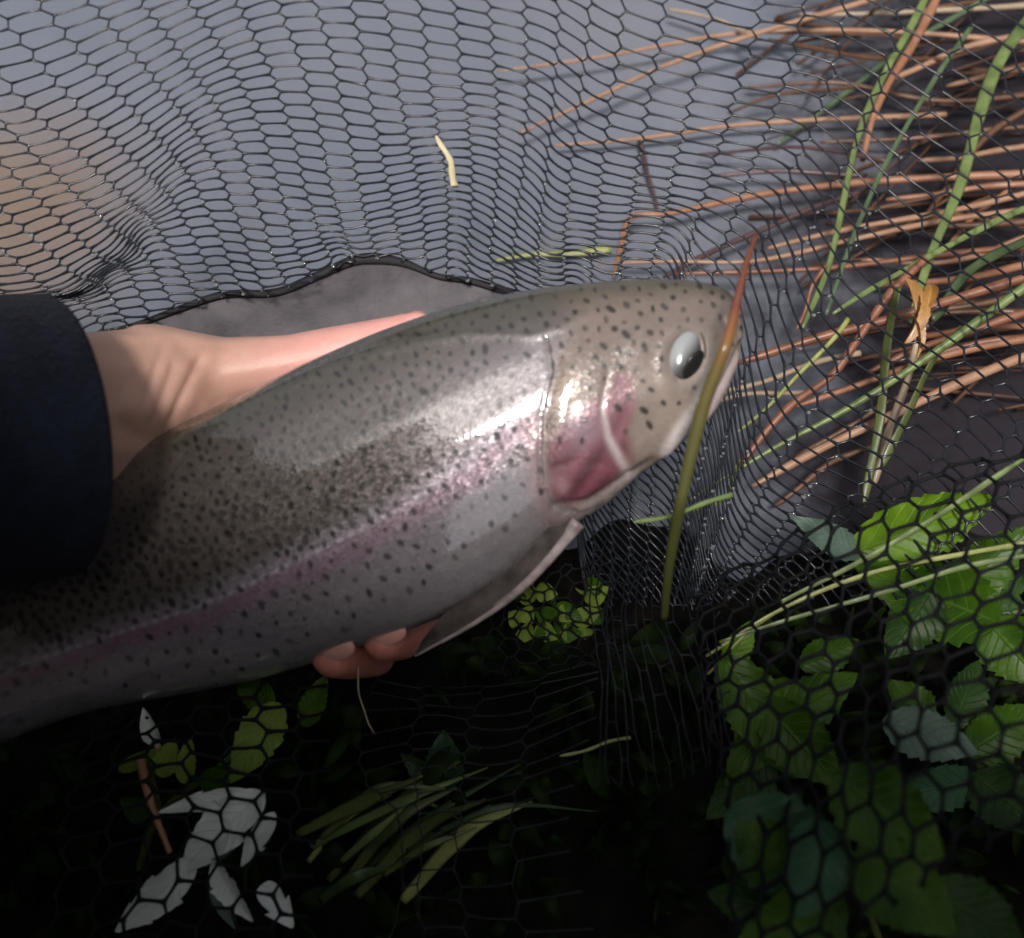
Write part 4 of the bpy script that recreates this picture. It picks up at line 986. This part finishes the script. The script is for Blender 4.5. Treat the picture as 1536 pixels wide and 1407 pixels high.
extra = [  # dense dry reeds by the right edge
    ([(1120, 130), (1250, 125), (1400, 150), (1560, 140)], 6, 9, 'brown'), ([(1230, 215), (1380, 205), (1560, 190)], 7, 10, 'brown'),
    ([(1330, 300), (1440, 285), (1560, 275)], 8, 12, 'orange'), ([(1380, 240), (1470, 232), (1560, 215)], 8, 11, 'tan'),
    ([(1300, 345), (1420, 340), (1560, 330)], 8, 12, 'brown'), ([(1310, 430), (1420, 420), (1560, 395)], 10, 14, 'orange'),
    ([(1290, 390), (1400, 395), (1560, 350)], 7, 10, 'tan'), ([(1330, 470), (1440, 462), (1560, 430)], 9, 12, 'brown'),
    ([(1250, 500), (1400, 470), (1560, 470)], 8, 12, 'brown'), ([(1390, 320), (1450, 240), (1500, 190), (1560, 150)], 9, 12, 'brown'),
    ([(1420, 130), (1490, 110), (1560, 105)], 7, 10, 'tan'), ([(1150, 60), (1300, 85), (1420, 90)], 6, 8, 'brown'),
    ([(1200, 20), (1350, 20), (1560, 5)], 7, 10, 'pale'), ([(1000, 15), (1080, 30), (1140, 60)], 6, 6, 'pale'),
    ([(1340, 545), (1440, 520), (1560, 505)], 9, 13, 'red'), ([(1370, 505), (1470, 492), (1560, 488)], 9, 12, 'orange'),
    ([(1090, 170), (1180, 140), (1290, 130)], 5, 7, 'brown'), ([(1050, 230), (1200, 222), (1330, 240)], 5, 8, 'purple'),
    ([(1070, 262), (1190, 258), (1300, 262)], 7, 8, 'purple'), ([(1420, 370), (1490, 300), (1545, 260)], 8, 9, 'orange'),
    ([(1190, 690), (1270, 640), (1360, 590)], 8, 9, 'brown'), ([(1160, 760), (1240, 700), (1330, 660)], 9, 10, 'brown'),
]
EXTRA_LABELS = [
    'dark brown reed stem passing behind the steep orange stem near the top', 'long dark brown reed lying level below the dull tan reed, right of the bright blade',
    'orange reed stem by the right edge just above the elbow reed end', 'light tan reed stem by the right edge behind the wide green blade',
    'dark brown reed by the right edge under the elbow reed', 'thick orange reed stem reaching the right edge above the brick-red reed',
    'light tan reed crossing behind the foot of the wide green blade', 'dark brown reed just under the thick orange stem at the right edge',
    'dark brown reed running level behind the amber dry leaf', 'dark brown reed leaning steeply behind the wide green blade',
    'short light tan reed in the top right corner', 'thin dark brown reed under the pinkish top reed',
    'straw-pale reed stem along the very top edge at the right', 'small straw-pale reed scrap floating near the top middle',
    'red-brown reed by the right edge above the tan reed over dark water', 'orange reed by the right edge between brick-red and tan reeds',
    'short thin brown reed above the teal blade', 'dark sunken reed stem on the water right of the broken strip, upper one',
    'dark sunken reed stem on the water right of the broken strip, lower one', 'short steep orange reed at the right edge crossing level reeds',
    'brown reed low down, left of the dark open water, upper one', 'brown reed low down, left of the dark open water, lower one']
for k, (pts, a, b, m) in enumerate(extra):
    reed(pts, a * .95, b * .95, m, EXTRA_LABELS[k], 'dry reeds in the thicket', lift=(.012 + .002 * (k % 5), .03 + .006 * (k % 6)))
# the litter of broken reeds under them, too many and too tangled to count
def reed_litter():
    VV, FF = [], []
    cols = []
    for k in range(130):
        y = rng.uniform(-30, 620); x = 1640 - 560 * rng.uniform(0, 1) ** 1.6
        if y > 330 and x < 1180: continue
        ln_ = rng.uniform(80, 330); an = rng.normal(-.14, .16) if rng.uniform() > .15 else rng.uniform(-1.3, -.6)
        t_ = np.linspace(0, 1, 7); bend = rng.uniform(-18, 18)
        X = x + math.cos(an) * ln_ * t_; Y = y + math.sin(an) * ln_ * t_ + bend * t_ ** 2
        zz = rng.uniform(.002, .028)
        d_ = dwater(X, Y, zz + .01 * t_)
        V_, F_ = frame_tube(P(X, Y, d_), rng.uniform(1.6, 5.0) / 2 * d_ / FPX * (1.1 - .6 * t_) * 1.4, 5, flat=rng.choice([.3, .8]))
        o_ = sum(len(v) for v in VV); VV.append(V_); FF += [tuple(i_ + o_ for i_ in f_) for f_ in F_]
    m = mat('reed_litter', (.12, .06, .03), .6)
    noise_mix(m, (.035, .018, .014), (.24, .115, .055), scale=14, detail=5, lo=.38, hi=.68, stretch=(.6, 2.2, 1))
    link('reed_litter', new_mesh('reed_litter', [v for q_ in VV for v in q_], FF), m, None, 'tangle of broken brown reeds floating by the right edge', 'reed litter', kind='stuff')
reed_litter()

G2_ = 'green grass blades among the reeds'
reed([(1204, 492), (1240, 402), (1265, 302), (1290, 202), (1332, 100), (1372, 25), (1392, -15)], 9, 12, 'green', 'bright green narrow blade standing steeply through the net to the top edge', G2_, 'blade', dd=(0.640, 0.695))
reed([(1366, 485), (1400, 372), (1440, 272), (1470, 172), (1502, 90), (1550, 20)], 12, 24, 'green', 'wide light green blade leaning to the top right corner', G2_, 'blade', dd=(0.620, 0.685), twist=.8)
reed([(1163, 216), (1230, 170), (1300, 116), (1352, 70), (1430, 25), (1500, -12)], 7, 8, 'teal', 'dull teal-green thin blade low on the water behind the net', G2_, 'blade', lift=(.012, .03))
reed([(1238, 474), (1290, 335), (1325, 250), (1400, 122), (1460, 40)], 7, 8, 'teal', 'thin dark green blade parallel to the bright steep one', G2_, 'blade', dd=(0.655, 0.715))
reed([(1018, 762), (1107, 706), (1178, 663), (1249, 624), (1320, 581), (1391, 535), (1444, 500), (1505, 457), (1570, 410)], 6, 17, 'green', 'long green stem slanting from below the trout head to the right edge', G2_, 'reed', name='sedge', dd=(0.585, 0.565))
reed([(1105, 648), (1170, 592), (1249, 507), (1272, 476)], 5, 8, 'lime', 'short yellow-green blade beside the jaw above the long green stem', G2_, 'blade', dd=(0.600, 0.605), flat=.5)
reed([(953, 783), (1020, 769), (1098, 741)], 7, 8, 'green', 'short pale green blade crossing the dark stalk under the jaw', G2_, 'blade', dd=(0.435, 0.445), flat=.4)
reed([(1010, 776), (1050, 762), (1085, 748), (1110, 690)], 5, 5, 'lime', 'small hooked yellow-green blade behind the short pale one', G2_, 'blade', dd=(0.555, 0.575))
reed([(1298, 760), (1308, 690), (1322, 600), (1332, 520), (1345, 430)], 13, 16, 'olive', 'drooping olive blade hanging left of the dark open water', G2_, 'blade', dd=(0.590, 0.600), twist=1.2)
reed([(1325, 700), (1360, 620), (1400, 545), (1440, 490)], 14, 12, 'olive', 'broad olive blade crossing the tan reeds above the dark water', G2_, 'blade', dd=(0.585, 0.585), twist=-.9)
reed([(1250, 472), (1310, 432), (1380, 390), (1470, 345), (1570, 300)], 8, 12, 'green', 'thin green blade above the long slanting stem, reaching the right edge', G2_, 'blade', dd=(0.605, 0.625))
reed([(740, 391), (800, 383), (850, 379), (918, 374)], 6, 13, 'lime', 'pale yellow-green leaf tip lying on the water behind the trout back', G2_, 'blade', lift=(.008, .010))
reed([(1400, 480), (1440, 420), (1500, 380), (1560, 350)], 16, 14, 'dgreen', 'dark green blade at the right edge below the orange thicket', G2_, 'blade', dd=(0.615, 0.625))
reed([(1536, 690), (1450, 745), (1360, 800), (1260, 860), (1170, 905)], 10, 6, 'green', 'green blade slanting down from the right edge over the bright leaf', G2_, 'blade', dd=(0.470, 0.470))
reed([(1560, 832), (1450, 850), (1330, 885), (1200, 925), (1080, 965)], 9, 5, 'green', 'long thin blade below the bright leaf, upper of a parallel pair', G2_, 'blade', dd=(0.460, 0.470))
reed([(1560, 810), (1430, 835), (1300, 862), (1160, 918), (1060, 985)], 8, 5, 'lime', 'long thin blade below the bright leaf, lower of a parallel pair', G2_, 'blade', dd=(0.467, 0.475))
reed([(1330, 850), (1210, 895), (1110, 960), (1060, 1010)], 7, 4, 'lime', 'yellowish blade among leaves at the middle right', G2_, 'blade', dd=(0.475, 0.480))
reed([(840, 1135), (900, 1118), (945, 1106)], 5, 5, 'lime', 'short pale blade alone in the dark below the belly fin', G2_, 'blade', dd=(0.470, 0.470), flat=.5)

# stalk in front of the snout: russet at the top, olive lower down
M_STALK = mat('stalk', (.1, .1, .03), .4, **{'Coat Weight': .4})
def stalk_material():
    m = M_STALK
    a = N(m, 'ShaderNodeAttribute', attribute_name='along')
    r = N(m, 'ShaderNodeValToRGB'); cr = r.color_ramp
    cr.elements[0].position = 0; cr.elements[0].color = (.16, .045, .028, 1)
    cr.elements[1].position = 1; cr.elements[1].color = (.055, .065, .018, 1)
    for p, c_ in [(.18, (.19, .06, .03)), (.27, (.28, .12, .035)), (.36, (.15, .12, .035)), (.6, (.10, .105, .03))]:
        e = cr.elements.new(p); e.color = (*c_, 1)
    sn = N(m, 'ShaderNodeTexNoise', Scale=130, Detail=4); stc = N(m, 'ShaderNodeTexCoord'); L(m, stc.outputs['Object'], sn.inputs['Vector'])
    sm_ = N(m, 'ShaderNodeMath', operation='MULTIPLY_ADD'); sm_.inputs[1].default_value = .16; L(m, sn.outputs['Fac'], sm_.inputs[0])
    sb_ = N(m, 'ShaderNodeMath', operation='SUBTRACT'); sb_.inputs[1].default_value = .08; L(m, a.outputs['Fac'], sb_.inputs[0]); L(m, sb_.outputs[0], sm_.inputs[2])
    L(m, sm_.outputs[0], r.inputs[0]); L(m, r.outputs[0], BS(m).inputs['Base Color'])
    sbp = N(m, 'ShaderNodeBump', Strength=.4, Distance=.001); L(m, sn.outputs['Fac'], sbp.inputs['Height']); L(m, sbp.outputs[0], BS(m).inputs['Normal'])
stalk_material()
n = 70
c = smooth_poly([(1135, 350), (1118, 400), (1106, 450), (1093, 505), (1058, 600), (1035, 690), (1018, 770), (1004, 850), (996, 930)], n)
tt = np.linspace(0, 1, n)
dS = np.interp(tt, [0, .3, .7, 1], [.40, .39, .41, .45])
Vv, Ff = frame_tube(P(c[:, 0], c[:, 1], dS), np.interp(tt, [0, .3, .45, .8, 1], [3, 8.5, 10, 8.5, 6]) * .42 / FPX, 10, flat=.6)
sm = new_mesh('plant_stalk', Vv, Ff)
al = sm.attributes.new('along', 'FLOAT', 'POINT'); al.data.foreach_set('value', np.concatenate([np.repeat(tt, 10), [0, 1]]).astype(np.float32))
link('plant_stalk', sm, M_STALK, None, 'olive stalk with russet top standing across the trout snout', 'stalk')

# bits caught in the net
reed([(655, 205), (668, 226), (678, 252), (682, 280)], 8, 13, 'yellow', 'small curled pale yellow leaf scrap caught in the net above the water', None, 'blade', name='leaf_scrap', dd=(.607, .598), flat=.5, twist=.6)
bpy.data.objects['leaf_scrap']['category'] = 'leaf'
reed([(535, 1000), (538, 1030), (545, 1062), (552, 1085), (562, 1100)], 2.6, 2.2, 'pale', 'hair-thin golden grass thread hanging below the fingertips', None, 'reed', name='grass_thread', dd=(.47, .475), flat=.9)
bpy.data.objects['grass_thread']['category'] = 'grass thread'

# ================================================================ LEAFY PLANTS
def leafmat(name, c1, c2, vein=.35, rough=.42):
    m = mat(name, c1, rough, **{'Specular IOR Level': .25})
    r = noise_mix(m, c1, c2, scale=45, detail=5, lo=.3, hi=.7)
    a = N(m, 'ShaderNodeAttribute', attribute_name='leaf_uv')
    sp = N(m, 'ShaderNodeSeparateXYZ'); L(m, a.outputs['Vector'], sp.inputs[0])
    ab = N(m, 'ShaderNodeMath', operation='ABSOLUTE'); L(m, sp.outputs['Y'], ab.inputs[0])
    m1 = N(m, 'ShaderNodeMath', operation='MULTIPLY_ADD'); m1.inputs[1].default_value = -2.2; L(m, ab.outputs[0], m1.inputs[0])
    m0 = N(m, 'ShaderNodeMath', operation='MULTIPLY'); m0.inputs[1].default_value = 9; L(m, sp.outputs['X'], m0.inputs[0])
    L(m, m0.outputs[0], m1.inputs[2])
    pg = N(m, 'ShaderNodeMath', operation='PINGPONG'); pg.inputs[1].default_value = .5; L(m, m1.outputs[0], pg.inputs[0])
    mr = N(m, 'ShaderNodeMapRange'); mr.inputs['From Min'].default_value = 0; mr.inputs['From Max'].default_value = .12
    mr.inputs['To Min'].default_value = 1; mr.inputs['To Max'].default_value = 0; L(m, pg.outputs[0], mr.inputs['Value'])
    mr2 = N(m, 'ShaderNodeMapRange'); mr2.inputs['From Max'].default_value = .07; mr2.inputs['To Min'].default_value = 1; mr2.inputs['To Max'].default_value = 0
    L(m, ab.outputs[0], mr2.inputs['Value'])
    mxx = N(m, 'ShaderNodeMath', operation='MAXIMUM'); L(m, mr.outputs[0], mxx.inputs[0]); L(m, mr2.outputs[0], mxx.inputs[1])
    f = N(m, 'ShaderNodeMath', operation='MULTIPLY'); f.inputs[1].default_value = vein; L(m, mxx.outputs[0], f.inputs[0])
    mx = N(m, 'ShaderNodeMix', data_type='RGBA'); L(m, f.outputs[0], mx.inputs['Factor']); L(m, r.outputs[0], mx.inputs['A'])
    mx.inputs['B'].default_value = (*[min(1, x * 1.9 + .02) for x in c2], 1)
    L(m, mx.outputs['Result'], BS(m).inputs['Base Color'])
    bp = N(m, 'ShaderNodeBump', Strength=.5, Distance=.0012); L(m, mxx.outputs[0], bp.inputs['Height']); bp.invert = True
    L(m, bp.outputs[0], BS(m).inputs['Normal'])
    return m
ML = {
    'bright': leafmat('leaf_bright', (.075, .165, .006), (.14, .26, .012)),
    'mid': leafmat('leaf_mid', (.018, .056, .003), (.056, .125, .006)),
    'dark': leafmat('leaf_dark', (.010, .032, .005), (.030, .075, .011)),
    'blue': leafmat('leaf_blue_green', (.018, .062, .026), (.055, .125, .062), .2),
    'grey': leafmat('leaf_grey_green', (.07, .12, .09), (.13, .19, .15), .2),
    'lime': leafmat('leaf_lime', (.12, .19, .025), (.22, .31, .05)),
    'white': leafmat('leaf_silver', (.70, .76, .70), (.86, .88, .83), .0, .6),
    'yellow': MR['yellow'],
}
def leaf_mesh(base, tip, width, name='leaf', teeth=9, fold=.25, droop=.12, roll=0., tooth=.16, nL=40, nW=11, sharp=.85):
    b = P(*base); t = P(*tip); a = t - b; Ln = np.linalg.norm(a); a = a / Ln
    wd = width / 2 * base[2] / FPX
    nrm = -FW * .9 + np.array([0, 0, .25]); nrm = nrm - a * (nrm @ a); nrm /= np.linalg.norm(nrm)
    s = np.cross(nrm, a)
    cr, sr = math.cos(roll), math.sin(roll); s, nrm = s * cr + nrm * sr, nrm * cr - s * sr
    tt = np.linspace(0, 1, nL)[:, None]; ss = np.linspace(-1, 1, nW)[None, :]
    prof = np.sin(math.pi * np.clip(tt, 0, 1) ** .72) ** sharp
    saw = (tt * teeth) % 1.0
    edge_ = np.abs(ss) ** 3
    wv = wd * prof * (1 - tooth * saw * edge_) + wd * .02
    fwd = tooth * .3 * Ln / max(teeth, 1) * edge_ * (1 - saw)
    z = fold * wd * prof * np.abs(ss) ** 1.2 - droop * Ln * (tt - .4) ** 2 + .05 * wd * np.sin(tt * 17 + ss * 3) * np.abs(ss) \
        + .06 * wd * np.cos(2 * math.pi * (tt * 9 - np.abs(ss) * 2.2)) * np.abs(ss) * prof
    VV = b + a * (tt * Ln - fwd)[..., None] + s * (wv * ss)[..., None] + nrm * z[..., None]
    I = np.arange(nL * nW).reshape(nL, nW)
    Q = np.stack([I[:-1, :-1], I[:-1, 1:], I[1:, 1:], I[1:, :-1]], -1).reshape(-1, 4)
    me = fast_mesh(name, VV.reshape(-1, 3), Q)
    at_ = me.attributes.new('leaf_uv', 'FLOAT_VECTOR', 'POINT')
    uv = np.stack([tt + 0 * ss, ss + 0 * tt, 0 * tt + 0 * ss], -1)
    at_.data.foreach_set('vector', uv.astype(np.float32).ravel())
    return me
def stem_mesh(pts, r0, r1, name='stem'):
    c = smooth_poly(np.array(pts, float), 30)
    V_, F_ = frame_tube(P(c[:, 0], c[:, 1], c[:, 2]), np.linspace(r0, r1, 30), 8)
    return new_mesh(name, V_, F_)
def plant(name, label, cat, stems, leaves, stem_m='olive', group=None):
    b = stems[0][0]
    root = empty(name, P(*b), label, cat, group)
    for st_ in stems: link('stem', stem_mesh(st_, .0022, .0012), MR[stem_m], root)
    for lf in leaves:
        base, tip, wd, m = lf[:4]; kw = lf[4] if len(lf) > 4 else {}
        link('leaf', leaf_mesh(base, tip, wd, **kw), ML[m], root)
    return root

plant('leafy_plant', 'bright green plant with a broad lit leaf below the dark open water', 'plant',
      [[(1560, 1010, .55), (1480, 920, .52), (1400, 870, .505), (1290, 830, .50)]],
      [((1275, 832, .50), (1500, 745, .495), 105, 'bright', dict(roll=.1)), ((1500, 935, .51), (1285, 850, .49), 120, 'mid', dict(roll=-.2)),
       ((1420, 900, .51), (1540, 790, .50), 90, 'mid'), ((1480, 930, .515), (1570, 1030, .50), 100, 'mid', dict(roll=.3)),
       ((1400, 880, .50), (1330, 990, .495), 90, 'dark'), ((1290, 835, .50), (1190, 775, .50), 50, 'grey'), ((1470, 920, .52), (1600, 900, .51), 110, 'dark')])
plant('leafy_plant', 'serrated green plant in the lower right with a leaf pointing down under the net', 'plant',
      [[(1200, 1420, .53), (1170, 1250, .50), (1140, 1100, .485), (1090, 1000, .48)]],
      [((1085, 985, .475), (1195, 1170, .465), 95, 'mid', dict(teeth=11)), ((1190, 1020, .48), (1090, 1180, .465), 90, 'mid', dict(teeth=10)),
       ((1130, 1100, .47), (1290, 1010, .475), 90, 'mid'), ((1160, 1130, .475), (1060, 1230, .47), 80, 'dark'),
       ((1090, 1000, .48), (1130, 930, .48), 45, 'bright'), ((1150, 1060, .47), (1260, 1180, .455), 100, 'mid', dict(roll=.2)), ((1200, 1000, .49), (1290, 960, .49), 60, 'mid')])
plant('leafy_plant', 'plant at the bottom right with broad blue-green leaves under wide net cells', 'plant',
      [[(1330, 1440, .52), (1290, 1330, .47), (1260, 1230, .374)]],
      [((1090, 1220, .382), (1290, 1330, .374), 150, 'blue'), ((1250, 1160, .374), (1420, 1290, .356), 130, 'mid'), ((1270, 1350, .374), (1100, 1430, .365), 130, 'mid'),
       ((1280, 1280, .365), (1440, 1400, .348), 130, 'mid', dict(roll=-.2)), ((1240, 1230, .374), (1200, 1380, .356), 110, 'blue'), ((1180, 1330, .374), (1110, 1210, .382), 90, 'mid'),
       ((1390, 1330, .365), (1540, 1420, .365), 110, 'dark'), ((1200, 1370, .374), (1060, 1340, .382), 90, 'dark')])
plant('leafy_plant', 'dim plant by the right edge with grey-green leaves seen through net cells', 'plant',
      [[(1560, 1230, .54), (1470, 1150, .51), (1400, 1090, .50)]],
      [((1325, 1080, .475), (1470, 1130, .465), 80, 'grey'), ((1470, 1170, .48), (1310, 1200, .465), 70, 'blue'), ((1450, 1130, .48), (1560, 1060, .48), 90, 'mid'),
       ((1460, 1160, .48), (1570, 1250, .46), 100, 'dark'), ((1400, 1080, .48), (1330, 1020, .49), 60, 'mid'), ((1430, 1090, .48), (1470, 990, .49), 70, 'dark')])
plant('leafy_plant', 'small green plant with rounded leaves at the lower left below the belly', 'plant',
      [[(200, 1330, .54), (240, 1220, .51), (330, 1150, .49), (420, 1060, .49)], [(240, 1220, .51), (220, 1130, .49)]],
      [((420, 1055, .485), (345, 1175, .47), 70, 'lime', dict(teeth=6)), ((410, 1060, .485), (350, 1010, .49), 50, 'mid'), ((455, 1090, .485), (490, 1010, .485), 42, 'mid'),
       ((240, 1165, .475), (262, 1108, .475), 42, 'lime', dict(teeth=4)), ((275, 1175, .475), (285, 1105, .475), 34, 'lime', dict(teeth=4)),
       ((180, 1155, .48), (245, 1120, .475), 22, 'lime', dict(teeth=0)), ((300, 1180, .48), (360, 1150, .475), 40, 'mid'), ((230, 1220, .49), (180, 1200, .48), 46, 'dark')])
root = plant('silver_leaf_plant', 'plant with large silvery white leaf undersides at the bottom left', 'plant',
      [[(210, 1140, .47), (225, 1200, .455), (255, 1280, .45)]],
      [((392, 1192, .450), (262, 1312, .446), 78, 'white', dict(teeth=3, tooth=.25, droop=.25, fold=.5, roll=.25)), ((290, 1290, .449), (170, 1405, .445), 62, 'white', dict(teeth=3, tooth=.2, droop=.2, fold=.45, roll=-.3)),
       ((375, 1192, .452), (232, 1218, .452), 34, 'white', dict(teeth=2, tooth=.3, fold=.6, roll=.5)), ((410, 1222, .450), (360, 1302, .448), 36, 'white', dict(teeth=2, tooth=.3, fold=.7)),
       ((322, 1292, .450), (378, 1385, .447), 46, 'white', dict(teeth=3, tooth=.3, fold=.6, roll=.3)), ((318, 1320, .452), (356, 1398, .450), 26, 'grey', dict(teeth=0, tooth=0)),
       ((395, 1330, .450), (440, 1392, .445), 44, 'white', dict(teeth=2, tooth=.4, sharp=.6, fold=.5, roll=-.4)), ((350, 1240, .449), (330, 1290, .447), 40, 'grey', dict(teeth=0, tooth=0, roll=.4))], stem_m='orange')
plant('curled_leaf', 'small pale curled leaf above the rounded leaves at the lower left', 'leaf', [[(240, 1130, .478), (236, 1118, .476), (232, 1112, .475)]],
      [((236, 1118, .475), (214, 1062, .472), 26, 'white', dict(teeth=0, tooth=0, fold=.8))], stem_m='pale')
plant('creeping_plant', 'cluster of tiny yellow-green leaves under the belly fin', 'plant', [[(840, 1000, .55), (835, 940, .53), (830, 900, .515)]],
      [((830 + 55 * math.cos(a), 915 + 34 * math.sin(a * 1.7), .512), (830 + 75 * math.cos(a + .5) + 8, 915 + 45 * math.sin(a * 1.7 + .5), .508), 30, 'lime' if k % 3 else 'mid', dict(teeth=0, tooth=0, nL=12, nW=5))
       for k, a in enumerate(np.linspace(0, 11, 22))])
# grass tuft in the middle of the bottom: blades of one plant
tuft = empty('grass_tuft', P(500, 1330, .52), 'tuft of yellow-green grass blades fanning to the right in the dark bottom middle', 'grass tuft')
for k in range(15):
    x0, y0 = 470 + rng.uniform(-40, 170), 1300 + rng.uniform(-70, 60)
    ln_ = rng.uniform(120, 330); an = rng.uniform(-.75, -.2)
    x1, y1 = x0 + ln_ * math.cos(an), y0 + ln_ * math.sin(an)
    dB = rng.uniform(.47, .515)
    cpt = smooth_poly([(x0, y0, dB + .01), ((x0 + x1) / 2 + rng.uniform(-20, 20), (y0 + y1) / 2 - rng.uniform(0, 45), dB), (x1, y1, dB + rng.uniform(-.01, .015))], 24)
    wB = rng.uniform(.0014, .0042)
    Vv, Ff = frame_tube(P(cpt[:, 0], cpt[:, 1], cpt[:, 2]), np.interp(np.linspace(0, 1, 24), [0, .5, 1], [wB * .6, wB, wB * .15]), 6, flat=.18, twist=rng.uniform(-1.2, 1.2))
    link('grass_leaf', new_mesh('grass_leaf', Vv, Ff), MR[('olive', 'dgreen', 'lime', 'olive', 'green')[k % 5]], tuft)
plant('teal_leaf_plant', 'dim teal leaf in the dark below the belly, behind the grass tuft', 'plant', [[(680, 1250, .55), (675, 1200, .535), (668, 1180, .52)]],
      [((668, 1185, .515), (665, 1095, .515), 62, 'blue'), ((672, 1190, .515), (600, 1130, .515), 40, 'dark')])
# dry curled leaf in the reeds
root = empty('dry_leaf', P(1375, 470, .555), 'crumpled amber dry leaf hanging among the reeds at the right', 'leaf')
for (b_, t_, w_) in [((1362, 415, .565), (1382, 500, .560), 22), ((1384, 440, .562), (1362, 525, .558), 24), ((1398, 425, .565), (1390, 470, .56), 20), ((1372, 470, .56), (1384, 540, .56), 16)]:
    link('lobe', leaf_mesh(b_, t_, w_, 'lobe', teeth=0, fold=1.1, roll=random.uniform(-.8, .8), tooth=0, droop=.5), MR['amber'], root)

# undergrowth: the mass of dark leaves nobody could count
def undergrowth():
    VV, QQ, base = [], [], 0
    for k in range(900):
        x = rng.uniform(-150, 1700); y = rng.uniform(880, 1560)
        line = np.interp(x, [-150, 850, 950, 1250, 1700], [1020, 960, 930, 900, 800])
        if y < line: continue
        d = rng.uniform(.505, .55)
        an = rng.uniform(0, 6.28); ln = rng.uniform(30, 90); wd_ = rng.uniform(8, 34)
        n_ = 7; t_ = np.linspace(0, 1, n_)[:, None]; s_ = np.array([-1, 0, 1.])[None, :]
        pr = np.sin(math.pi * t_ ** .8) ** .9 + .03
        X = x + math.cos(an) * ln * t_ - math.sin(an) * wd_ / 2 * pr * s_; Y = y + math.sin(an) * ln * t_ + math.cos(an) * wd_ / 2 * pr * s_
        D = d - .01 * np.sin(t_ * 3) + .004 * (np.abs(s_)) + rng.uniform(-.02, .02) * (t_ - .5) + rng.uniform(-.008, .008) * s_
        VV.append(P(X, Y, D).reshape(-1, 3)); I = np.arange(n_ * 3).reshape(n_, 3) + base; base += n_ * 3
        QQ.append(np.stack([I[:-1, :-1], I[:-1, 1:], I[1:, 1:], I[1:, :-1]], -1).reshape(-1, 4))
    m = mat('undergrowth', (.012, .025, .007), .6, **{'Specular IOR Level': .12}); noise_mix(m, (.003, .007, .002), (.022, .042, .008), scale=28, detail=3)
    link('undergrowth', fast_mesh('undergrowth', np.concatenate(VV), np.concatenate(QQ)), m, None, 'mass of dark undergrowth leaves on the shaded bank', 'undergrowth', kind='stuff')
undergrowth()
